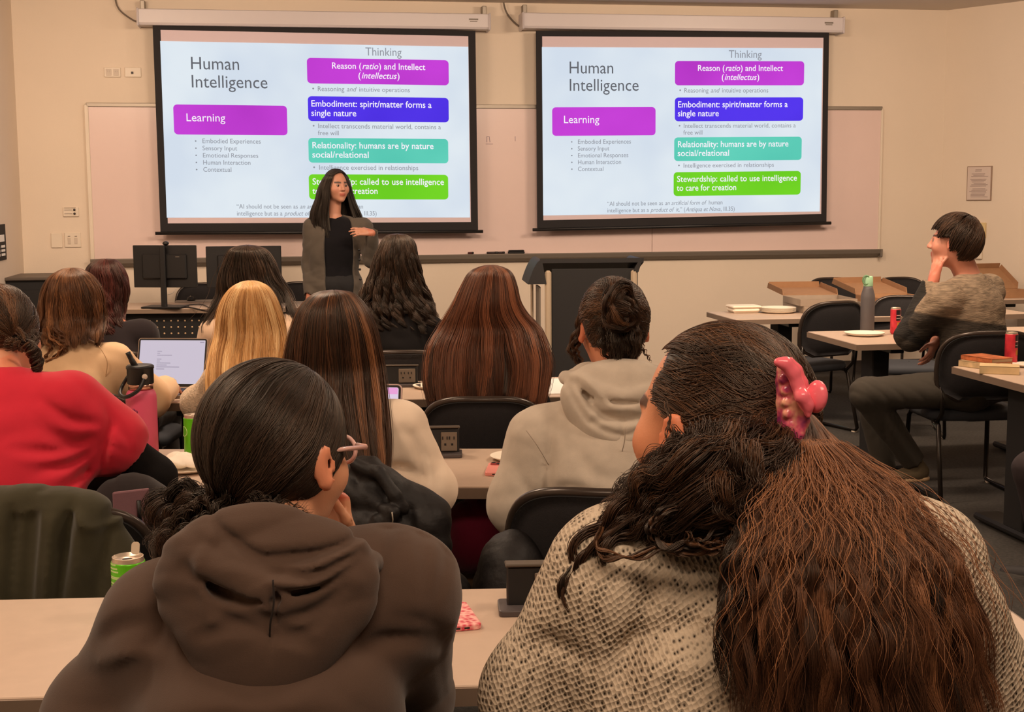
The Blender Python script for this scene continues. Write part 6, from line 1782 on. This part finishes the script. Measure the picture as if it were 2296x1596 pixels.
# ================================================================== P8: long straight brown hair, cream sweatshirt
p = Person('person with very long straight brown hair in cream sweatshirt, second row middle',
    head=P(752, 760, 3.52), yaw=-4, pitch=8, hs=1.08, nb=P(765, 888, 3.46), shL=P(640, 975, 3.44), shR=P(898, 975, 3.44), elL=P(600, 1090, 3.46), wrL=P(680, 1060, 3.8), elR=P(955, 1098, 3.43), wrR=P(930, 1060, 3.78), pelvis=np.array([-.44, 3.3, .55]), res=.008, arm=1.1)
p.body(); p.pants(m_jean); p.shoes(m_shoe, m_sole)
def ex(F, s):
    G = lambda pts, w, d: F.groove([P(x, y, 3.3) for x, y in pts], w, d, 3.5)
    G([(900, 970), (930, 1010), (945, 1070), (935, 1130)], .012, .012); G([(945, 960), (975, 1040), (975, 1120)], .012, .006)
    G([(840, 1060), (900, 1060), (945, 1085)], .014, .014); G([(850, 1085), (900, 1082), (940, 1100)], .012, -.008)
p.top('sweatshirt', m_cream2, e=.028, wr=.004, wf=7, seed=9, extra=ex)
u = long_hair(p.root, [(655, 712, 785), (668, 690, 805), (695, 670, 826), (735, 656, 842), (780, 648, 852), (830, 645, 860), (880, 650, 868), (930, 668, 878), (980, 705, 886), (1030, 760, 886), (1062, 815, 880)], 3.5, H_P8, neck_y=860, lowD=3.2, n=14000, rad=.0006, depth=.115, seed=8, wave=.003, nc=70, open_=70, ragged=.10, shade0=.42, back=.03)
# ================================================================== P9: curly dark hair, black top
p = Person('person with curly dark hair and black top, behind the empty chair rim',
    head=P(892, 606, 6.35), yaw=4, pitch=4, hs=1.04, nb=P(893, 690, 6.3), shL=P(812, 745, 6.28), shR=P(968, 745, 6.28), elL=P(795, 830, 6.3), wrL=P(850, 800, 6.6), elR=P(985, 830, 6.3), wrR=P(930, 800, 6.6), pelvis=np.array([-.53, 6.15, .55]), res=.012)
p.body(); p.pants(m_jean); p.shoes(m_shoe, m_sole); p.top('black_top', m_blk, e=.02)
long_hair(p.root, [(527, 868, 912), (540, 855, 928), (570, 842, 936), (605, 834, 942), (640, 822, 950), (672, 808, 962), (700, 798, 972), (728, 808, 982), (748, 830, 975)], 6.33, H_BLACK, neck_y=670, lowD=6.166, n=8000, rad=.0009, depth=.11, seed=19, wave=.004, nc=90, curl=.015, cfreq=5, ragged=.25, shade0=.5, clump=.75)

# ================================================================== P10: auburn
p = Person('person with wide long auburn hair and dark top, third row',
    head=P(1102, 690, 4.85), yaw=6, pitch=14, hs=1.05, nb=P(1098, 775, 4.82), shL=P(1022, 845, 4.8), shR=P(1174, 845, 4.8), elL=P(1000, 910, 4.82), wrL=P(1050, 880, 5.2), elR=P(1190, 910, 4.82), wrR=P(1150, 880, 5.2), pelvis=np.array([-.08, 4.7, .55]), res=.010)
p.body(); p.pants(m_jean); p.shoes(m_shoe, m_sole); p.top('dark_top', m_blk, e=.02)
long_hair(p.root, [(597, 1078, 1122), (610, 1052, 1146), (640, 1034, 1158), (675, 1018, 1166), (705, 1002, 1182), (735, 985, 1208), (770, 966, 1222), (805, 960, 1230), (840, 958, 1226), (875, 964, 1218), (905, 972, 1208)], 4.8, H_AUB, neck_y=740, lowD=4.58, n=15000, rad=.0007, depth=.13, seed=10, wave=.006, wfreq=1.6, nc=60, open_=65, ragged=.1, shade0=.48, clump=.65)

# ================================================================== P11: bun, oatmeal hoodie
p = Person('person with dark hair in a bun and oatmeal grey hoodie',
    head=P(1376, 740, 3.5), yaw=-5, pitch=8, hs=1.08, nb=P(1386, 868, 3.45), shL=P(1216, 992, 3.42), shR=P(1548, 990, 3.42), elL=P(1172, 1130, 3.40), wrL=P(1240, 1075, 3.74), elR=P(1590, 1130, 3.40), wrR=P(1540, 1075, 3.74), pelvis=np.array([.26, 3.28, .56]), res=.008, arm=1.2, bodyw=1.12, skin=srgb(214, 142, 108))
p.body(); p.pants(m_blk); p.shoes(m_shoe, m_sole)
def ex(F, s):
    G = lambda pts, w, d: F.groove([P(x, y, 3.3) for x, y in pts], w, d, 3.45)
    G([(1235, 960), (1232, 1030), (1228, 1130), (1235, 1200)], .012, .014); G([(1228, 1110), (1270, 1085), (1330, 1095)], .014, .014)
    G([(1250, 1150), (1300, 1110), (1380, 1110)], .014, -.008); G([(1160, 1060), (1190, 1110), (1225, 1130)], .014, .007); G([(1285, 1000), (1330, 1050), (1400, 1060)], .018, .006)
p.top('hoodie', m_grey, e=.036, k=.06, wr=.004, wf=6, seed=11, neck=.060, extra=ex)
fo = [(((1300, 870, 3.2), (1340, 930, 3.2), (1400, 955, 3.2), (1450, 940, 3.2)), .010, .014), (((1275, 880, 3.2), (1325, 955, 3.2), (1400, 985, 3.2), (1460, 965, 3.2)), .008, .007), (((1320, 860, 3.2), (1360, 910, 3.2), (1400, 935, 3.2)), .008, -.006), (((1402, 950, 3.2), (1400, 990, 3.2), (1392, 1030, 3.2)), .005, .006)]
hood(p, m_grey, w=.150, drop=.2, h=.0055, seed=7, lift=.006, folds=fo)
sg = mat('seam_grey', srgb(164, 148, 132), .9)
seam(p, [P(1180, 965, 3.30), P(1205, 1000, 3.292), P(1232, 1045, 3.315)], sg, .0009)
seam(p, [P(1402, 960, 3.24), P(1400, 990, 3.24), P(1392, 1022, 3.25)], sg, .0011)
rad = np.array([.086, .106, .104]) * 1.06; cen = p.head + p.H @ np.array([0, -.012, .026]) * 1.06
g = P(1388, 690, 3.38); pole = p.H.T @ nv(g - cen)
def hl4(L):
    x, y, z = L[:, 0], L[:, 1], L[:, 2]
    ear = (np.abs(x) > .055) & (y > -.03) & (z < -.01)
    return ~((y > .06) & (z < .05)) & ~((y > .0) & (z < -.01)) & ~ear & ~((z < -.075) & (np.abs(x) > .045 - (-.075 - z)))
u = swept_hair(p.root, p.H, rad, cen, pole, H_DBROWN, n=7000, rad=.0006, seed=23, hairline=hl4, shade0=.5, end=.20, wave=.004, lay=.05)
# coiled bun: overlapping loops
for i in range(4):
    R0 = (.036, .030, .022, .034)[i]; c0 = g + np.array([.004 * math.sin(i * 2), -.024 - .008 * (i % 3), -.004 + .010 * math.cos(i * 2.2)])
    tl = rotx(.9 * math.sin(i * 1.7)) @ rotz(.9 * math.cos(i * 2.3))
    loop = [c0 + tl @ np.array([R0 * math.cos(a), .006 * math.sin(a * 2 + i), (R0 * 1.1) * math.sin(a)]) for a in np.linspace(i, i + 6.1, 11)]
    tuft(u, loop, [.020, .024, .020, .022, .016], H_DBROWN, 1100, .0005, 70 + i, nc=26, wave=.004, name='bun', ragged=.1)
tuft(u, [P(1385, 730, 3.40), P(1392, 775, 3.385), P(1390, 812, 3.41)], [.05, .052, .03], H_BLACK, 1200, .0005, 77, nc=30, wave=.003)
tuft(u, [P(1308, 690, 3.48), P(1296, 740, 3.50), P(1284, 785, 3.52), P(1300, 820, 3.5)], [.012, .016, .018, .008], H_DBROWN, 420, .0005, 78, nc=8, curl=.004, cfreq=2)
tuft(u, [P(1438, 770, 3.45), P(1448, 790, 3.45), P(1462, 812, 3.45)], [.008, .004, .002], H_DBROWN, 30, .0005, 79, nc=4)

# ================================================================== P12: presenter
hc = P(755, 419, 9.7)
PX = P(748, 640, 9.7)[0]
p = Person('presenter standing in dark cardigan over black top, hand raised, by left screen',
    head=hc, yaw=180 - 34, pitch=2, hs=.98, nb=P(748, 481, 9.72), shL=P(816, 512, 9.72), shR=P(700, 511, 9.74), elR=P(695, 592, 9.8), wrR=P(694, 660, 9.68),
    elL=P(834, 582, 9.66), wrL=P(834, 522, 9.50), pelvis=np.array([PX, 9.75, .93]), sitting=False, face=True, res=.0062, eye_y=.0775, skin=srgb(188, 134, 110),
    knL=np.array([PX + .09, 9.74, .5]), knR=np.array([PX - .09, 9.74, .5]), anL=np.array([PX + .1, 9.77, .09]), anR=np.array([PX - .1, 9.77, .09]), hipL=np.array([PX + .08, 9.75, .9]), hipR=np.array([PX - .08, 9.75, .9]), toe=np.array([0, -1., 0]), neck_r=.046, arm=.98, bodyw=1.08,
    hands=dict(L=((nv([-1, -.25, .12]), (0, .7, -.6)), dict(s=.98, side=-1, curl=.30, spread=.16)), R=((nv([-.12, -.1, -1]), (.5, .6, 0)), dict(s=.95, side=1, curl=.3))))
p.body()
p.pants(mat('trousers_black', srgb(20, 18, 20), .85)); p.shoes(m_black)
F = p.field(.0075); p.torso(F, .006); F.cap(p.nb + np.array([0, .0, .0]), p.head - np.array([0, 0, .06]), .058, .075, .008, 's'); F.half((0, 0, .82), (0, 0, -1)); F.half(p.nb + np.array([0, 0, .012]), (0, 0, 1)); F.wrinkle(.002, 9, 4)
F.mesh('black_top', m_top, p.root)
F = p.field(.0075); p.torso(F, .026, .05); p.arms(F, .016)
F.ell(p.pelvis + np.array([0, .0, -.1]), (.19, .13, .2), None, .06); F.wrinkle(.0035, 10, 6, (0, 0, 1))
F.ell(p.pelvis + np.array([.055, -.14, .16]), (.105, .135, .62), None, .006, 's')
F.cap(p.nb + np.array([0, -.03, -.02]), p.head, .066, .08, .01, 's')
for q in 'LR':
    d = nv(getattr(p, 'wr' + q) - getattr(p, 'el' + q)); w_ = getattr(p, 'wr' + q); F.cap(w_ + d * .02, w_ + d * .12, .04, .08, 0, 's')
F.half((0, 0, .68), (0, 0, -1))
cg = F.mesh('cardigan', m_cardi, p.root)
for i in range(4):
    mb = MB(); c_ = P(805 + i * 1.0, 560 + 22 * i, 9.565); mb.lathe([(.009, 0), (.009, .003), (.006, .005)], c_, 12, rotx(math.pi / 2)); p.sub(mb, 'button', m_black)
u = long_hair(p.root, [(389, 737, 772), (396, 727, 780), (412, 718, 785), (430, 712, 787), (450, 708, 792), (475, 700, 800), (500, 698, 808), (525, 705, 806), (545, 715, 800)], 9.72, H_INK, n=5000, rad=.0012, depth=.10, seed=21, wave=.004, nc=40, open_=44, face=-62, shade0=.3, ragged=.12, k=20)

def hlp(L):
    x, y, z = L[:, 0], L[:, 1], L[:, 2]
    return ~((y > .052 - np.abs(x) * .35) & (z < .075)) & ~((y > .01) & (z < .0)) & ~(z < -.05)
for sx in (-1, 1):
    swept_hair(p.root, p.H, np.array([.084, .106, .100]), p.head + p.H @ np.array([0, -.012, .028]), (sx * .9, -.35, -.6), H_INK, n=1500, rad=.0011, seed=90 + sx, hairline=lambda L, sx=sx: hlp(L) & (L[:, 0] * sx > -.012), end=.3, shade0=.3, name='crown_hair', under_=True)
# ================================================================== P13: seated man at right
p = Person('person in marled grey sweater seated sideways at right, hand on cheek',
    head=P(2138, 545, 6.85), yaw=-58, pitch=0, hs=1.1, male=True, nb=P(2172, 612, 6.86), shL=P(2118, 672, 6.66), shR=P(2216, 650, 7.04), elL=P(2042, 752, 6.82), wrL=P(2092, 634, 6.82),
    elR=P(2110, 772, 7.12), wrR=P(2098, 765, 6.92), pelvis=P(2188, 862, 6.80), hipL=P(2170, 872, 6.72), hipR=P(2180, 868, 6.95), knL=P(1942, 882, 6.72), knR=P(1950, 880, 7.05), anL=P(2052, 1040, 6.86), anR=P(1985, 1060, 7.1),
    toe=nv([-1, -.25, -.12]), res=.0062, face=True, neck_r=.058, arm=1.15, bodyw=1.12, skin=srgb(220, 152, 128),
    hands=dict(L=((nv([.22, .05, 1]), (.85, .35, .1)), dict(s=1.08, side=1, curl=.32, spread=.12)), R=((nv([-.5, -.5, -.9]), (-.6, .4, 0)), dict(s=1.0, side=-1, curl=.4))))
p.body(); p.pants(mat('trousers_brownblack', srgb(62, 56, 48), .9, bump=.1, bscale=400), e=.022); p.shoes(mat('shoe_olive', srgb(96, 82, 60), .8), mat('shoe_sole', srgb(206, 172, 132), .7))
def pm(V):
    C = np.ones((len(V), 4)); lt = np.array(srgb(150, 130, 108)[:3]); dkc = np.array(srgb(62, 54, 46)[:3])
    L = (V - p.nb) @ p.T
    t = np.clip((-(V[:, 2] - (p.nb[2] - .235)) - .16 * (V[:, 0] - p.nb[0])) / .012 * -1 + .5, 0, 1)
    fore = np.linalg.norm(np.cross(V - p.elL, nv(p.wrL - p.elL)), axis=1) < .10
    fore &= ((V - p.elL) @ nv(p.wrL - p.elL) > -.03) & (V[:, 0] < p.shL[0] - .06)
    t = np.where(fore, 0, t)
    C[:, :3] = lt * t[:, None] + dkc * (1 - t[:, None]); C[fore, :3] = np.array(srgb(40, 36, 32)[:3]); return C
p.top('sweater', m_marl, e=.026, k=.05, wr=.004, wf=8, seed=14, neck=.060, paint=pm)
rad = np.array([.098, .116, .116]) * 1.08; cen = p.head + p.H @ np.array([0, -.016, .020]) * 1.06
def hl5(L):
    x, y, z = L[:, 0], L[:, 1], L[:, 2]
    return ~((y > .080) & (z < .045)) & ~((y > .015) & (z < .005)) & ~((z < -.112 - y * .0) & (y < -.02)) & ~((z < -.06) & (y > -.02))
F = None
u = swept_hair(p.root, p.H, rad, cen, (.15, -.45, .85), H_DBROWN, n=7000, rad=.0010, seed=25, hairline=hl5, shade0=.40, end=.06, wave=.008, lay=.14, nc=60, wfreq=1.2)
# ================================================================== P14: knee at the right edge
p = Person('person cut off by the right edge, only a dark knee showing',
    head=P(2560, 560, 5.4), yaw=-60, hs=1.0, nb=P(2560, 650, 5.4), shL=P(2500, 720, 5.25), shR=P(2560, 700, 5.6), elL=P(2440, 840, 5.3), wrL=P(2430, 790, 5.7), elR=P(2500, 840, 5.7), wrR=P(2440, 800, 5.9), pelvis=P(2600, 990, 5.35),
    hipL=P(2590, 1010, 5.25), hipR=P(2590, 1000, 5.5), knL=P(2312, 1052, 5.25), knR=P(2370, 1030, 5.55), anL=P(2345, 1270, 5.3), anR=P(2400, 1240, 5.6), res=.012)
p.body(); p.pants(mat('trousers_plum', srgb(52, 42, 44), .9)); p.shoes(m_shoe, m_sole); p.top('sweater', m_blk, e=.02)
long_hair(p.root, [(480, 2540, 2590), (500, 2525, 2605), (560, 2515, 2612), (620, 2520, 2612)], 5.4, H_DBROWN, n=900, rad=.001, seed=28)

# ================================================================== jackets and bags
c = P(95, 1200, 2.92)
o = empty('draped_jacket', (c[0], c[1], 0), 0, label='dark olive jacket draped over the chair back at left', cat='jacket')
F = Field((c[0] - .40, c[1] - .22, .36), (c[0] + .36, c[1] + .16, 1.0), .006)
topz = P(60, 1086, 2.92)[2]
F.ell((c[0], c[1], topz - .26), (.235, .10, .25), None, .05); F.ell((c[0] - .02, c[1] - .01, topz - .38), (.24, .105, .30), None, .06)
F.cap((c[0] - .13, c[1], topz - .06), (c[0] + .10, c[1], topz - .075), .05, .05, .06)
F.ell((c[0] + .09, c[1], topz - .36), (.155, .09, .22), None, .05)
for (x0, x1, w_, d_) in ((50, 70, .026, .026), (150, 135, .013, .024), (12, 30, .012, .02), (110, 112, .012, -.010), (230, 215, .012, .012), (90, 88, .008, -.008), (185, 170, .02, -.010)):
    F.groove([P(x0, 1150, 2.83), P((x0 + x1) / 2, 1200, 2.83), P(x1, 1400, 2.83)], w_, d_)
F.groove([P(150, 1150, 2.83), P(200, 1190, 2.83), P(262, 1178, 2.83)], .010, -.010); F.groove([P(60, 1115, 2.83), P(110, 1105, 2.83), P(160, 1112, 2.83)], .006, .008)
F.wrinkle(.0025, 10, 4, (1, 0, .2))
j = F.mesh('shell', m_olive, o)

c = P(880, 1180, 3.05)
o = empty('puffer_jacket', (c[0], c[1], 0), 0, label='black puffer jacket hung over the chair behind the cream sweatshirt', cat='jacket')
F = Field(c - np.array([.30, .16, .50]), c + np.array([.28, .18, .24]), .006)
Wp = lambda x, y, d: P(x, y, d)
for (x, y, d, r, t) in ((800, 1060, 3.08, (.06, .05, .032), -.5), (850, 1075, 3.06, (.075, .055, .034), .45), (840, 1120, 3.04, (.10, .06, .045), .35), (930, 1120, 3.06, (.09, .055, .036), .40), (960, 1175, 3.03, (.055, .055, .055), .5), (850, 1180, 3.02, (.10, .065, .05), .2), (965, 1235, 3.02, (.05, .055, .06), .2), (880, 1240, 3.01, (.10, .07, .05), .1), (960, 1300, 3.02, (.07, .06, .05), .3), (860, 1310, 3.0, (.12, .07, .06), 0), (1000, 1320, 3.05, (.06, .05, .05), .5), (900, 1380, 3.0, (.13, .07, .06), 0)):
    F.ell(Wp(x, y, d), r, roty(t), .010)
F.chain([Wp(795, 1040, 3.03), Wp(850, 1062, 3.0), Wp(885, 1110, 2.98), Wp(905, 1140, 2.98)], .014, k=.01)
F.chain([Wp(862, 1140, 2.97), Wp(880, 1150, 2.955), Wp(872, 1175, 2.955)], .014, k=.008)
F.chain([Wp(845, 1168, 2.96), Wp(850, 1220, 2.95)], .014, k=.01)
F.wrinkle(.003, 22, 9, (1, .2, .8))
F.mesh('quilted_shell', m_puff, o)
mb = MB(); pts = [P(879, 1148, 2.93), P(881, 1165, 2.93), P(879, 1178, 2.93)]; mb.tube(pts, .0018, 6)
z = mb.build('zip_pull', m_alu, o); z.matrix_parent_inverse = Matrix.Translation(-o.location)

def bag(name, label, px, py, D, size, m, cat='bag', seed=1, wr=.006, ztop=None, flat=False):
    c = P(px, py, D); o = empty(name, (c[0], c[1], 0), 0, label=label, cat=cat)
    F = Field(c - np.array(size) - .05, c + np.array(size) + .05, .008); F.ell(c, size, None, .02)
    F.ell(c - np.array([0, 0, size[2] * .35]), (size[0] * .95, size[1], size[2] * .65), None, .05)
    F.wrinkle(wr, 10, seed, (1, .3, .2)); b = F.mesh('bag_body', m, o)
    return o, c
bag('tote_bag', 'dark maroon cloth bag hanging under the second-row table', 1075, 1195, 3.9, (.105, .10, .11), cloth('maroon_cloth', srgb(104, 20, 44)), seed=3)
bag('beige_bag', 'tan bag on the floor below the maroon bag', 1062, 1262, 4.0, (.11, .10, .07), cloth('tan_cloth', srgb(120, 96, 74)), seed=5)
bag('winter_coat', 'black puffy coat bundled on the seat beside the oatmeal hoodie', 1150, 1300, 3.1, (.085, .12, .12), m_puff, cat='coat', seed=6)
o_, c_ = bag('backpack', 'dark backpack with mauve flap under the second-row table at left', 300, 1200, 3.35, (.13, .12, .16), cloth('backpack_black', srgb(38, 32, 32)), seed=7)
mb = MB(); mb.prism([(-.05, -.05), (.03, -.06), (.04, .06), (-.05, .05)], P(300, 1148, 3.2) - np.array(o_.location), (1, 0, 0), (0, 0, 1), (0, 1, 0), .01); mb.build('mauve_flap', cloth('mauve', srgb(128, 92, 98)), o_, bevel=.004)
mb = MB(); mb.tube([P(311, 1122, 3.18) - np.array(o_.location), P(314, 1180, 3.18) - np.array(o_.location)], .006, 6); mb.build('strap', m_black, o_)
